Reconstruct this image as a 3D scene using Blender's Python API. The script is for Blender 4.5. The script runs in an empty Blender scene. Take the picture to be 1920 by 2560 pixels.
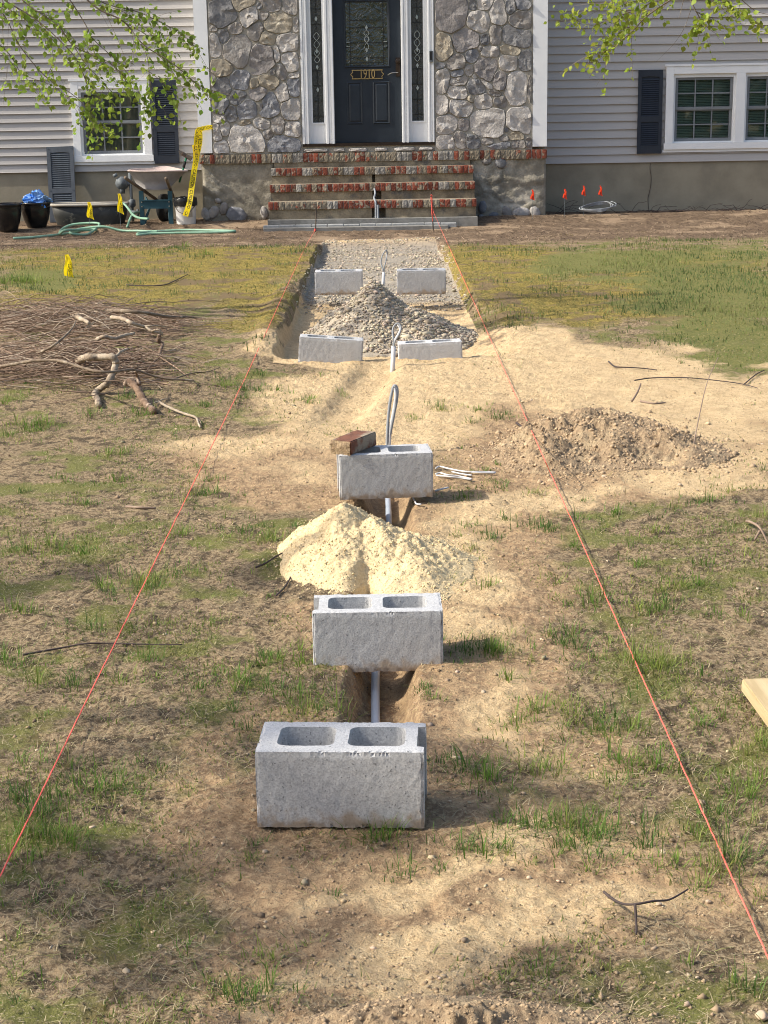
import bpy, bmesh, math, random, bisect
import numpy as np
from mathutils import Vector, Matrix, Euler
random.seed(7); np.random.seed(7)
R = math.radians
S = bpy.context.scene
COL = S.collection

# ---------------------------------------------------------------- camera, sky, sun, exposure
F, CU, CV = 4100.0, 960.0, 1280.0          # focal length and centre in photograph pixels (1920 x 2560)
PITCH, ROLL, CAMH = R(14.1), R(0.95), 1.64
cam = bpy.data.cameras.new('camera'); camo = bpy.data.objects.new('camera', cam); COL.objects.link(camo)
cam.sensor_fit = 'VERTICAL'; cam.sensor_height = 36; cam.lens = 36 * F / 2560
cam.clip_start = 0.05; cam.clip_end = 600
CR = (Matrix.Rotation(R(90) - PITCH, 3, 'X') @ Matrix.Rotation(-ROLL, 3, 'Z'))
camo.matrix_world = Matrix.Translation((0, 0, CAMH)) @ CR.to_4x4()
S.camera = camo
SUN_EL, SUN_AZ = R(41), R(9)              # sun stands to the left, a little in front of the facade plane
to_sun = Vector((-math.cos(SUN_EL) * math.cos(SUN_AZ), -math.cos(SUN_EL) * math.sin(SUN_AZ), math.sin(SUN_EL)))
W = bpy.data.worlds.new('World'); S.world = W; W.use_nodes = True
nt = W.node_tree; bg = nt.nodes['Background']
sky = nt.nodes.new('ShaderNodeTexSky'); sky.sky_type = 'NISHITA'; sky.sun_disc = False
sky.sun_elevation = SUN_EL; sky.sun_rotation = math.atan2(to_sun.x, to_sun.y); sky.dust_density = 3.0; sky.air_density = 1.0; sky.ozone_density = 0.6
nt.links.new(sky.outputs[0], bg.inputs[0]); bg.inputs[1].default_value = 0.15
sl = bpy.data.lights.new('sun', 'SUN'); slo = bpy.data.objects.new('sun', sl); COL.objects.link(slo)
sl.energy = 3.5; sl.angle = R(0.6); sl.color = (1.0, 0.93, 0.81)
slo.rotation_euler = to_sun.to_track_quat('Z', 'Y').to_euler(); slo.location = (-20, -5, 20)
S.view_settings.view_transform = 'Standard'; S.view_settings.look = 'None'
S.view_settings.gamma = 1; S.view_settings.use_curve_mapping = False
S.view_settings.exposure = 0.68
S.render.resolution_x, S.render.resolution_y = 768, 1024
S.cycles.filter_width = 1.0

# ---------------------------------------------------------------- photograph pixel <-> place
CRn = np.array(CR)
def ray(u, v): return CR @ Vector(((u - CU) / F, -(v - CV) / F, -1.0))
def P(u, v, Y):                            # point on the vertical plane at distance Y
    d = ray(u, v); t = Y / d.y
    return Vector((d.x * t, Y, CAMH + d.z * t))
def uv_of(x, y, z):
    p = np.stack([x, y, z - CAMH], -1) @ CRn
    w = np.minimum(p[..., 2], -1e-3)
    return CU + F * p[..., 0] / -w, CV - F * p[..., 1] / -w
def crop(ou, ov, s): return lambda a, b: (ou + a / s, ov + b / s)
K1 = crop(0, 0, 2.592); K2 = crop(480, 0, 2.592); K3 = crop(960, 0, 3.456); K4 = crop(1340, 0, 2.8603)
KB = crop(0, 540, 2.592); KS = crop(640, 1050, 2.592); DD = crop(0, 0, 0.86406)

# ---------------------------------------------------------------- noise
_perm = np.random.RandomState(3).rand(256, 256)
def vnoise(x, y):
    xi = np.floor(x).astype(int); yi = np.floor(y).astype(int); fx = x - xi; fy = y - yi
    fx = fx * fx * (3 - 2 * fx); fy = fy * fy * (3 - 2 * fy)
    a = _perm[xi & 255, yi & 255]; b = _perm[(xi + 1) & 255, yi & 255]; c = _perm[xi & 255, (yi + 1) & 255]; d = _perm[(xi + 1) & 255, (yi + 1) & 255]
    return (a * (1 - fx) + b * fx) * (1 - fy) + (c * (1 - fx) + d * fx) * fy - 0.5
def fbm(x, y, s, o=4, g=0.5):
    r = 0; a = 1.0
    for i in range(o):
        r = r + a * vnoise(x * s + 17.3 * i, y * s + 41.7 * i); s *= 2.03; a *= g
    return r
def ss(a, b, x):
    t = np.clip((x - a) / (b - a), 0, 1); return t * t * (3 - 2 * t)

# ---------------------------------------------------------------- ground height
def ground(x, y, micro=True, trench=True):
    x = np.asarray(x, float); y = np.asarray(y, float)
    z = 0.12 * ss(6.5, 11.5, y) - 0.115 * ss(16.5, 20.6, y) + .045 * ss(21.7, 22.6, y) + 0.03 * fbm(x, y, 0.5, 2)
    wob = 0.05 * fbm(x, y, 1.7, 3)
    # walkway cut, a bank on the left, softer on the right
    cut = ss(-0.69, -0.62, x + wob) * (1 - np.where(y > 12.6, ss(0.66, 0.76, x + wob), ss(0.5, 0.95, x + wob)))
    z = z - 0.11 * cut * ss(9.9, 10.4, y + 2 * wob) * (1 - ss(19.0, 19.8, y))
    # spoil heaped along the left bank and in front of the lower block pair
    z = z + 0.05 * np.exp(-((x + 0.78) / 0.1) ** 2) * ss(9.6, 10.4, y) * (1 - ss(13.5, 15, y))
    # narrow conduit trench
    cx = -0.03 + 0.018 * (y - 4.2)
    tr = np.exp(-np.abs((x - cx + 0.6 * wob) / 0.088) ** 5) * ss(3.55, 3.8, y) * (1 - ss(7.2, 7.5, y))
    if trench: z = z - 0.13 * tr
    z = z - 0.05 * np.exp(-((x + 0.1 + 0.15 * (9.2 - y)) / 0.12) ** 4) * ss(8.1, 8.5, y) * (1 - ss(9.7, 10.0, y))
    z = z + 0.035 * np.exp(-((x - 0.04) / 0.42) ** 2 - ((y - 2.55) / 0.16) ** 2)   # loose heap in front
    if micro:
        far = 1 / (1 + (np.maximum(y, 0) / 9) ** 2)
        z = z + 0.016 * fbm(x, y, 7, 3) + (0.010 * fbm(x, y, 34, 3, 0.6) + 0.006 * np.abs(fbm(x, y, 75, 2))) * (0.35 + 0.65 * far)
        rough = ss(0.1, 0.35, fbm(x, y, 2.2, 2)) + 0.9 * ss(1.3, .7, np.hypot((x - 0.04) / 0.45, (y - 2.55) / 0.28))
        z = z + 0.012 * rough * np.abs(fbm(x, y, 45, 3, .65))
    return z
GRID = {}
def zg(x, y):
    if not GRID: return float(ground(np.array([x]), np.array([y]))[0])
    xs, ys, Z = GRID['g']; i = min(max(bisect.bisect(xs, x) - 1, 0), len(xs) - 2); j = min(max(bisect.bisect(ys, y) - 1, 0), len(ys) - 2)
    a = (x - xs[i]) / (xs[i + 1] - xs[i]); b = (y - ys[j]) / (ys[j + 1] - ys[j]); r0, r1 = Z[j], Z[j + 1]
    return (r0[i] * (1 - a) + r0[i + 1] * a) * (1 - b) + (r1[i] * (1 - a) + r1[i + 1] * a) * b
def G(u, v, lift=0.0):                     # where the ray of a pixel meets the ground
    d = ray(u, v); t = -CAMH / d.z if d.z < -1e-4 else 60
    for _ in range(12):
        z = zg(d.x * t, d.y * t); t += 0.7 * ((z - CAMH) / d.z - t)
    return Vector((d.x * t, d.y * t, zg(d.x * t, d.y * t) + lift))

# ---------------------------------------------------------------- materials
def newmat(name):
    m = bpy.data.materials.new(name); m.use_nodes = True
    n = m.node_tree.nodes; return m, n, m.node_tree.links, n['Principled BSDF']
def M(name, c1, c2=None, scale=8, rough=.8, bump=0, bscale=60, spec=.3, rand=0, metal=0, lo=.38, hi=.62, c3=None, c3s=3, c3lo=.55, c3hi=.65, stretch=None, dist=.01):
    m, n, l, b = newmat(name); b.inputs['Roughness'].default_value = rough; b.inputs['Specular IOR Level'].default_value = spec; b.inputs['Metallic'].default_value = metal
    tc = n.new('ShaderNodeTexCoord'); co = tc.outputs['Object']
    if stretch:
        mp = n.new('ShaderNodeMapping'); mp.inputs['Scale'].default_value = stretch; l.new(co, mp.inputs[0]); co = mp.outputs[0]
    if rand:
        oi = n.new('ShaderNodeObjectInfo'); ad = n.new('ShaderNodeVectorMath'); ad.operation = 'ADD'
        sc = n.new('ShaderNodeVectorMath'); sc.operation = 'SCALE'; sc.inputs[0].default_value = (37, 71, 53); l.new(oi.outputs['Random'], sc.inputs['Scale'])
        l.new(co, ad.inputs[0]); l.new(sc.outputs[0], ad.inputs[1]); co = ad.outputs[0]
    c2 = c2 or tuple(x * .75 for x in c1)
    def ramp(s, lo, hi, det=7):
        t = n.new('ShaderNodeTexNoise'); t.inputs['Scale'].default_value = s; t.inputs['Detail'].default_value = det; t.inputs['Roughness'].default_value = .62; l.new(co, t.inputs['Vector'])
        r = n.new('ShaderNodeMapRange'); r.inputs[1].default_value = lo; r.inputs[2].default_value = hi; l.new(t.outputs[0], r.inputs[0]); return r.outputs[0]
    def mix(fac, a, bb):
        x = n.new('ShaderNodeMix'); x.data_type = 'RGBA'; l.new(fac, x.inputs[0])
        for i, q in ((6, a), (7, bb)):
            if isinstance(q, tuple): x.inputs[i].default_value = (*q, 1)
            else: l.new(q, x.inputs[i])
        return x.outputs[2]
    c = mix(ramp(scale, lo, hi), c1, c2)
    if c3: c = mix(ramp(c3s, c3lo, c3hi), c, c3)
    if rand:
        h = n.new('ShaderNodeHueSaturation'); mr = n.new('ShaderNodeMapRange'); mr.inputs[3].default_value = 1 - rand; mr.inputs[4].default_value = 1 + rand
        l.new(oi.outputs['Random'], mr.inputs[0]); l.new(mr.outputs[0], h.inputs['Value']); l.new(c, h.inputs['Color']); c = h.outputs[0]
    l.new(c, b.inputs['Base Color'])
    if bump:
        t = n.new('ShaderNodeTexNoise'); t.inputs['Scale'].default_value = bscale; t.inputs['Detail'].default_value = 6; t.inputs['Roughness'].default_value = .65; l.new(co, t.inputs['Vector'])
        bp = n.new('ShaderNodeBump'); bp.inputs['Strength'].default_value = bump; bp.inputs['Distance'].default_value = dist; l.new(t.outputs[0], bp.inputs['Height']); l.new(bp.outputs[0], b.inputs['Normal'])
    return m
def attr_mat(name, rough=.6, trans=.0, spec=.3):
    m, n, l, b = newmat(name); a = n.new('ShaderNodeAttribute'); a.attribute_name = 'col'
    l.new(a.outputs['Color'], b.inputs['Base Color']); b.inputs['Roughness'].default_value = rough; b.inputs['Specular IOR Level'].default_value = spec
    if trans:
        t = n.new('ShaderNodeBsdfTranslucent'); l.new(a.outputs['Color'], t.inputs['Color']); x = n.new('ShaderNodeMixShader'); x.inputs[0].default_value = trans
        l.new(b.outputs[0], x.inputs[1]); l.new(t.outputs[0], x.inputs[2]); l.new(x.outputs[0], n['Material Output'].inputs[0])
    return m
def glass_mat(name, tint=(.55, .6, .58), bump=0, bscale=20, refl=1.0, dark=None):
    m, n, l, b = newmat(name); n.remove(b)
    gl = n.new('ShaderNodeBsdfGlossy'); gl.inputs['Roughness'].default_value = .02; gl.inputs['Color'].default_value = (refl, refl, refl, 1)
    if dark: tr = n.new('ShaderNodeBsdfDiffuse'); tr.inputs[0].default_value = (*dark, 1)
    else: tr = n.new('ShaderNodeBsdfTransparent'); tr.inputs[0].default_value = (*tint, 1)
    fr = n.new('ShaderNodeFresnel'); fr.inputs[0].default_value = 1.7
    x = n.new('ShaderNodeMixShader'); l.new(fr.outputs[0], x.inputs[0]); l.new(tr.outputs[0], x.inputs[1]); l.new(gl.outputs[0], x.inputs[2]); l.new(x.outputs[0], n['Material Output'].inputs[0])
    if bump:
        tc = n.new('ShaderNodeTexCoord'); t = n.new('ShaderNodeTexNoise'); t.inputs['Scale'].default_value = bscale; t.inputs['Distortion'].default_value = 2.5; t.inputs['Detail'].default_value = 2
        l.new(tc.outputs['Object'], t.inputs['Vector']); bp = n.new('ShaderNodeBump'); bp.inputs['Strength'].default_value = bump; bp.inputs['Distance'].default_value = .02; l.new(t.outputs[0], bp.inputs['Height'])
        l.new(bp.outputs[0], gl.inputs['Normal'])
    return m

mt = {}
mt['siding'] = M('siding', (.46, .44, .415), (.415, .395, .375), 2.5, .55, .05, 90, stretch=(.3, 1, 6))
mt['white'] = M('white_trim', (.80, .81, .80), (.74, .75, .75), 3, .5)
mt['grey_trim'] = M('grey_sash', (.20, .215, .225), (.17, .18, .19), 4, .5)
mt['shutter'] = M('shutter_navy', (.024, .03, .042), (.03, .037, .05), 6, .45)
mt['shutter_faded'] = M('shutter_faded', (.085, .098, .115), (.062, .072, .086), 5, .6)
mt['door'] = M('door_navy', (.020, .027, .036), (.025, .033, .043), 5, .42)
mt['stucco'] = M('stucco', (.36, .325, .255), (.22, .20, .155), 4.5, .92, .7, 30, c3=(.46, .42, .34), c3s=2.2, dist=.02)
mt['found'] = M('foundation', (.30, .27, .20), (.235, .21, .155), 2.2, .93, .35, 25, c3=(.18, .16, .125), c3s=.8, c3lo=.56, c3hi=.75)
mt['mortar'] = M('mortar', (.40, .37, .305), (.31, .285, .235), 9, .95, .6, 70)
for k, a, b_, c in (('L', (.47, .44, .40), (.36, .335, .305), (.62, .59, .55)), ('M', (.33, .305, .275), (.235, .215, .195), (.43, .41, .375)), ('D', (.15, .15, .155), (.23, .225, .22), (.40, .39, .38)),
                    ('W', (.40, .35, .265), (.29, .25, .19), (.50, .45, .35)), ('B', (.17, .175, .19), (.25, .25, .255), (.44, .43, .43)), ('P', (.29, .265, .25), (.21, .195, .185), (.37, .345, .32))):
    mt['st' + k] = M('stone_' + k, a, b_, 7, .85, 1.0, 18, rand=.12, c3=c, c3s=6, c3lo=.56, c3hi=.68, dist=.02)
mt['brick'] = M('red_brick', (.235, .066, .038), (.165, .048, .03), 18, .9, .6, 60, rand=.3, c3=(.28, .235, .17), c3s=13, c3lo=.54, c3hi=.60)
mt['coated'] = M('mortared_brick', (.27, .23, .165), (.18, .152, .11), 14, .93, .6, 50, rand=.15, c3=(.22, .075, .045), c3s=12, c3lo=.57, c3hi=.62)
mt['whitestone'] = M('chipped_stone', (.34, .315, .27), (.22, .205, .18), 16, .9, .8, 40, rand=.2)
mt['riser'] = M('riser_mortar', (.33, .27, .18), (.16, .13, .09), 5, .93, .6, 45, c3=(.12, .11, .095), c3s=3)
mt['concrete'] = M('concrete', (.25, .245, .225), (.17, .165, .15), 8, .9, .4, 70)
mt['paver'] = M('paver', (.34, .345, .34), (.25, .255, .25), 25, .9, .3, 120, rand=.1)
mt['cmu'] = M('cinder_block', (.52, .525, .525), (.37, .375, .38), 240, .95, .3, 120, rand=.07, lo=.42, hi=.6, c3=(.17, .175, .18), c3s=120, c3lo=.635, c3hi=.66, dist=.004)
mt['pvc'] = M('pvc', (.42, .47, .54), (.36, .41, .47), 10, .4)
mt['wire'] = M('wire_grey', (.30, .32, .34), (.24, .26, .28), 12, .5)
mt['cable_white'] = M('cable_white', (.60, .60, .60), (.48, .48, .48), 12, .5)
mt['string'] = M('string_pink', (.90, .17, .12), (.85, .13, .10), 90, .7)
mt['steel'] = M('dark_steel', (.06, .055, .05), (.10, .07, .05), 20, .6, metal=.3)
mt['bark'] = M('bark', (.22, .17, .12), (.12, .09, .065), 12, .9, .8, 30, c3=(.34, .29, .22), c3s=8)
mt['bark_pale'] = M('bark_pale', (.42, .35, .26), (.27, .21, .15), 14, .9, .9, 40, c3=(.17, .13, .1), c3s=16, c3lo=.58, c3hi=.64)
mt['bark_red'] = M('bark_red', (.25, .17, .115), (.14, .09, .06), 22, .9, 1.0, 45, c3=(.40, .31, .24), c3s=24)
mt['twig'] = M('twig', (.30, .22, .16), (.19, .135, .10), 6, .85, c3=(.40, .33, .26), c3s=2.5)
mt['twig_dark'] = M('twig_dark', (.075, .055, .05), (.05, .038, .035), 9, .8)
mt['leaf'] = attr_mat('leaf', .5, .55)
mt['blade'] = attr_mat('grass_blade', .55, .45, .25)
mt['straw'] = attr_mat('straw', .8, .1, .15)
def plastic(name, c):
    m, n, l, b = newmat(name); b.inputs['Base Color'].default_value = (*c, 1); b.inputs['Roughness'].default_value = .4; t = n.new('ShaderNodeBsdfTranslucent'); t.inputs[0].default_value = (*c, 1); x = n.new('ShaderNodeMixShader'); x.inputs[0].default_value = .5
    l.new(b.outputs[0], x.inputs[1]); l.new(t.outputs[0], x.inputs[2]); l.new(x.outputs[0], n['Material Output'].inputs[0]); return m
mt['yellow'] = plastic('yellow_plastic', (.95, .74, .015)); mt['redflag'] = plastic('red_flag', (.95, .09, .035))
mt['black'] = M('black_print', (.012, .012, .012), (.016, .016, .016), 5, .5)
mt['pot'] = M('black_pot', (.008, .008, .009), (.014, .013, .012), 12, .18, .1, 30, spec=.5)
mt['blue'] = M('blue_bag', (.05, .22, .65), (.30, .48, .75), 9, .35)
mt['hose'] = M('hose_green', (.20, .36, .25), (.26, .43, .31), 9, .45)
mt['tray'] = M('tray_grey', (.30, .28, .26), (.24, .22, .21), 7, .7, c3=(.25, .13, .07), c3s=4, c3lo=.64, c3hi=.72)
mt['tray_in'] = M('tray_crust', (.52, .40, .36), (.42, .36, .33), 8, .9, .5, 40)
mt['teal'] = M('teal_steel', (.022, .065, .085), (.03, .08, .10), 8, .4)
mt['wood'] = M('grey_wood', (.20, .15, .105), (.12, .09, .065), 14, .85, stretch=(1, 1, .2))
mt['lumber'] = M('lumber', (.55, .43, .25), (.42, .32, .17), 30, .75, .15, 60, stretch=(1, .08, 1))
mt['rubber'] = M('rubber', (.012, .012, .012), (.02, .02, .02), 20, .8)
mt['bucket'] = M('bucket_white', (.74, .74, .72), (.62, .62, .60), 6, .45)
mt['blackbag'] = M('black_bag', (.012, .012, .013), (.02, .02, .02), 20, .25, .8, 14)
mt['galv'] = M('galvanised', (.16, .18, .19), (.11, .125, .135), 10, .6, metal=.2)
mt['greenhandle'] = M('green_handle', (.02, .17, .09), (.015, .13, .07), 9, .4)
mt['trough'] = M('trough', (.03, .032, .03), (.055, .055, .05), 5, .55, c3=(.16, .15, .12), c3s=7, c3lo=.58, c3hi=.66)
mt['palerim'] = M('pale_rim', (.42, .39, .33), (.34, .31, .26), 9, .6)
mt['gold'] = M('gold_paint', (.48, .34, .14), (.42, .30, .13), 9, .4, metal=.4)
mt['bronze'] = M('bronze', (.035, .025, .02), (.05, .035, .025), 9, .4, metal=.5)
mt['nickel'] = M('nickel', (.5, .5, .48), (.42, .42, .4), 9, .3, metal=.9)
mt['lead'] = M('lead_came', (.012, .014, .013), (.02, .02, .02), 9, .5)
mt['bevel'] = M('bevel_glass', (.42, .46, .44), (.3, .34, .32), 9, .1, spec=.8)
mt['glass'] = glass_mat('window_glass', (.86, .92, .88), refl=.9)
mt['doorglass'] = glass_mat('door_glass', bump=.9, bscale=9, dark=(.030, .038, .028))
mt['sideglass'] = glass_mat('sidelight_glass', bump=.8, bscale=30, dark=(.012, .016, .011))
mt['curtain'] = M('curtain', (.46, .41, .35), (.36, .33, .29), 5, .9)
mt['blind'] = M('blind', (.62, .66, .62), (.55, .6, .56), 5, .7)
mt['room'] = M('dark_room', (.012, .013, .013), (.02, .02, .02), 3, .9)
mt['roof'] = M('roof_shingle', (.08, .075, .07), (.05, .05, .05), 9, .9, .4, 30)
mt['pebble'] = M('pebble', (.50, .40, .28), (.38, .29, .20), 14, .8, .4, 50, rand=.18)
mt['gravel'] = attr_mat('gravel', .9, 0, .2)
mt['sandpile'] = M('sand', (.68, .545, .32), (.55, .42, .235), 130, .95, .6, 120, lo=.42, hi=.6, c3=(.44, .34, .21), c3s=60, c3lo=.58, c3hi=.66, dist=.008)
mt['gravelpile'] = M('gravel_fines', (.40, .345, .265), (.31, .27, .21), 30, .95, .9, 110, c3=(.46, .38, .27), c3s=3)
mt['soilpile'] = M('loose_soil', (.42, .31, .19), (.27, .19, .115), 60, .95, 1.0, 90, c3=(.47, .36, .22), c3s=5, dist=.015)

# ---------------------------------------------------------------- mesh helpers
class MB:
    def __init__(s): s.v = []; s.f = []; s.m = []; s.c = []
    def add(s, vs, fs, mi=0, col=None):
        o = len(s.v); s.v += [tuple(p) for p in vs]; s.f += [tuple(i + o for i in f) for f in fs]; s.m += [mi] * len(fs)
        if col is not None: s.c += [col] * len(vs)
        return s
    def box(s, x0, x1, y0, y1, z0, z1, mi=0, mat=None):
        vs = [Vector((x, y, z)) for z in (z0, z1) for y in (y0, y1) for x in (x0, x1)]
        if mat is not None: vs = [mat @ p for p in vs]
        return s.add(vs, [(0, 2, 3, 1), (4, 5, 7, 6), (0, 1, 5, 4), (2, 6, 7, 3), (0, 4, 6, 2), (1, 3, 7, 5)], mi)
    def tube(s, pts, r, n=6, mi=0, r1=None, col=None, cap=True):
        pts = [Vector(p) for p in pts]; N = len(pts); r1 = r if r1 is None else r1; vs = []; fs = []
        up = Vector((.3, .2, .93))
        for i, p in enumerate(pts):
            t = (pts[min(i + 1, N - 1)] - pts[max(i - 1, 0)])
            if t.length < 1e-9: t = Vector((0, 0, 1))
            t.normalize(); a = t.cross(up)
            if a.length < .05: a = t.cross(Vector((1, 0, 0)))
            a.normalize(); b = t.cross(a); rr = r[i] if hasattr(r, '__len__') else r + (r1 - r) * i / max(1, N - 1)
            for k in range(n):
                q = 2 * math.pi * k / n; vs.append(p + a * (rr * math.cos(q)) + b * (rr * math.sin(q)))
        for i in range(N - 1):
            for k in range(n):
                k2 = (k + 1) % n; fs.append((i * n + k, i * n + k2, (i + 1) * n + k2, (i + 1) * n + k))
        if cap: fs.append(tuple(range(n - 1, -1, -1))); fs.append(tuple((N - 1) * n + k for k in range(n)))
        return s.add(vs, fs, mi, col)
    def lathe(s, prof, n=24, c=(0, 0, 0), mi=0):
        vs = []; fs = []
        for (r, z) in prof:
            for k in range(n):
                a = 2 * math.pi * k / n; vs.append((c[0] + r * math.cos(a), c[1] + r * math.sin(a), c[2] + z))
        for i in range(len(prof) - 1):
            for k in range(n):
                k2 = (k + 1) % n; fs.append((i * n + k, i * n + k2, (i + 1) * n + k2, (i + 1) * n + k))
        return s.add(vs, fs, mi)
    def mesh(s, name, mats):
        me = bpy.data.meshes.new(name); me.from_pydata(s.v, [], s.f)
        mats = mats if isinstance(mats, (list, tuple)) else [mats]
        for m_ in mats: me.materials.append(mt[m_] if isinstance(m_, str) else m_)
        if len(mats) > 1: me.polygons.foreach_set('material_index', s.m)
        if s.c:
            a = me.color_attributes.new('col', 'FLOAT_COLOR', 'POINT'); a.data.foreach_set('color', np.array([(*c, 1) for c in s.c], dtype=np.float32).ravel())
        me.update(); return me
    def build(s, name, mats, parent=None, smooth=False, loc=None):
        me = s.mesh(name, mats)
        if smooth: me.polygons.foreach_set('use_smooth', [True] * len(me.polygons))
        return link(name, me, parent, loc)
def wrap_inv(o):
    m = o.matrix_basis.copy(); p = o.parent
    while p: m = p.matrix_basis @ m; p = p.parent       # parents have identity inverses or none
    return m
WLOC = {}
def link(name, me, parent=None, loc=None):
    o = bpy.data.objects.new(name, me); COL.objects.link(o)
    if loc is not None: o.location = loc
    if parent:
        o.parent = parent
        if loc is None: o.matrix_parent_inverse = WLOC.get(parent.name, Matrix.Identity(4)).inverted()
    WLOC[o.name] = Matrix.Translation(loc) if (loc is not None and not parent) else Matrix.Identity(4)
    return o
def tag(o, label=None, cat=None, group=None, kind=None):
    if label: o['label'] = label
    if cat: o['category'] = cat
    if group: o['group'] = group
    if kind: o['kind'] = kind
    return o
def empty(name, loc, label, cat, group=None):
    o = bpy.data.objects.new(name, None); COL.objects.link(o); o.location = loc; o.empty_display_size = .1
    WLOC[o.name] = Matrix.Translation(loc); return tag(o, label, cat, group)
def spline(pts, n=8):
    pts = [Vector(p) for p in pts]; out = []
    for i in range(len(pts) - 1):
        p0 = pts[max(i - 1, 0)]; p1 = pts[i]; p2 = pts[i + 1]; p3 = pts[min(i + 2, len(pts) - 1)]
        for k in range(n):
            t = k / n; out.append(.5 * ((2 * p1) + (p2 - p0) * t + (2 * p0 - 5 * p1 + 4 * p2 - p3) * t * t + (3 * p1 - p0 - 3 * p2 + p3) * t ** 3))
    out.append(pts[-1]); return out
def tri_mesh(name, V, T, mat, cols=None, smooth=False):
    me = bpy.data.meshes.new(name); me.vertices.add(len(V)); me.vertices.foreach_set('co', np.asarray(V, np.float32).ravel())
    T = np.asarray(T, np.int32); me.loops.add(T.size); me.loops.foreach_set('vertex_index', T.ravel())
    me.polygons.add(len(T)); me.polygons.foreach_set('loop_start', np.arange(0, T.size, 3, dtype=np.int32))
    if cols is not None:
        a = me.color_attributes.new('col', 'FLOAT_COLOR', 'POINT'); c = np.ones((len(V), 4), np.float32); c[:, :3] = cols; a.data.foreach_set('color', c.ravel())
    me.materials.append(mt[mat] if isinstance(mat, str) else mat)
    if smooth: me.polygons.foreach_set('use_smooth', np.ones(len(T), bool))
    me.update(calc_edges=True); return me
def text_mesh(txt, size, extr=.0):
    cu = bpy.data.curves.new('lettering', 'FONT'); cu.body = txt; cu.size = size; cu.extrude = extr; cu.align_x = 'CENTER'; cu.align_y = 'CENTER'; cu.resolution_u = 3
    ob = bpy.data.objects.new('lettering', cu); COL.objects.link(ob); dg = bpy.context.evaluated_depsgraph_get(); dg.update()
    me = bpy.data.meshes.new_from_object(ob.evaluated_get(dg)); vs = [v.co.copy() for v in me.vertices]; fs = [tuple(p.vertices) for p in me.polygons]
    bpy.data.objects.remove(ob); bpy.data.curves.remove(cu); bpy.data.meshes.remove(me); return vs, fs

# ---------------------------------------------------------------- ground zones (photograph pixel ellipses laid on the ground)
SAND = [(1050, 985, 330, 95, 1), (1500, 955, 360, 85, 1), (1780, 1010, 330, 95, 1), (1000, 860, 260, 45, 1), (720, 850, 120, 35, .8), (960, 1040, 220, 90, .9), (800, 1130, 160, 60, .5), (1300, 880, 200, 60, .9), (600, 1130, 200, 40, .5),
        (1250, 2420, 520, 110, .75), (1400, 2180, 280, 55, .6), (800, 2360, 240, 70, .6), (1150, 1330, 170, 110, .72), (1130, 1540, 190, 90, .62), (1330, 1230, 190, 80, .72), (1210, 1860, 150, 90, .5), (1100, 2150, 220, 60, .5), (560, 1130, 220, 60, .6), (1700, 1150, 240, 70, .75), (1180, 1680, 120, 60, .4), (1330, 1960, 180, 50, .45), (700, 1750, 10, 10, 0)]
BARE = [(1150, 1400, 250, 250, 1), (1160, 1800, 290, 260, 1), (1150, 2330, 700, 230, 1), (620, 2350, 200, 150, .5), (760, 1560, 140, 110, .8), (700, 1180, 260, 90, .8), (1000, 2120, 350, 100, 1), (1700, 2350, 300, 150, .6), (1500, 1090, 420, 150, 1), (700, 1950, 100, 100, .4), (940, 1750, 120, 120, .7)]
MOSS = [(420, 650, 420, 90, 1), (250, 720, 300, 80, .8), (620, 720, 90, 120, .9), (1230, 680, 190, 80, 1), (1450, 760, 280, 60, .9), (1700, 720, 330, 110, .8), (200, 1330, 330, 120, .25), (150, 1800, 300, 250, .3), (250, 2200, 350, 250, .32), (1650, 1500, 300, 200, .25), (560, 830, 100, 25, .6)]
GREEN = [(1820, 740, 300, 75, 1), (1560, 665, 260, 45, .9), (1850, 850, 170, 70, .9), (90, 700, 130, 45, .9), (1780, 640, 260, 50, .6), (250, 650, 200, 30, .4), (380, 610, 300, 40, .3)]
def zone(lst, u, v):
    r = np.zeros_like(u)
    for (a, b, ra, rb, w) in lst: r = np.maximum(r, w * np.exp(-(((u - a) / ra) ** 2 + ((v - b) / rb) ** 2) ** 1.5 * .8))
    return r
def zones(x, y):
    u, v = uv_of(x, y, ground(x, y, False)); ok = (y > 1.8)
    n_ = fbm(x, y, 1.3, 4, .6); n2_ = fbm(x + 31, y, 1.3, 4, .6); sc_ = 1 / np.maximum(y, 2); u = u + n_ * 1500 * sc_; v = v + n2_ * 2600 * sc_ ** 1.6
    k = ok.astype(float)
    sa = zone(SAND, u, v) * k; ba = zone(BARE, u, v) * k; mo = zone(MOSS, u, v) * k; gr = zone(GREEN, u, v) * k
    walk = ((x > -.66) & (x < .68) & (y > 9.9) & (y < 20.5)).astype(float)
    lit = ss(18.4, 19.6, y + .8 * fbm(x, y, .6, 2)) * (1 - walk * (y < 20.2)) * (y < 30)
    grav = walk * ss(13.3, 13.9, y + .3 * fbm(x, y, 2, 2)) * (1 - ss(19.2, 20.2, y))
    sa = np.maximum(sa, walk * (1 - grav) * .85); mo = mo * (1 - walk) * (1 - lit); gr = gr * (1 - walk) * (1 - lit); ba = np.maximum(ba, walk)
    tr = np.exp(-np.abs((x - (-0.03 + 0.018 * (y - 4.2))) / 0.12) ** 4) * ss(3.5, 3.8, y) * (1 - ss(7.3, 7.6, y))
    bank = np.exp(-((x + .66) / .07) ** 2) * ss(9.9, 10.3, y) * (1 - ss(18, 19, y))
    out = (1 - k) + k * 0
    mo = np.where(y < 1.8, .4, mo); ba = np.maximum(ba, tr)
    far = (np.abs(x) > 6).astype(float) * (y > 1.8); mo = np.maximum(mo, far * .5 * (y < 18))
    return sa, ba, mo, gr, lit, grav, np.maximum(tr, bank)

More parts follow.
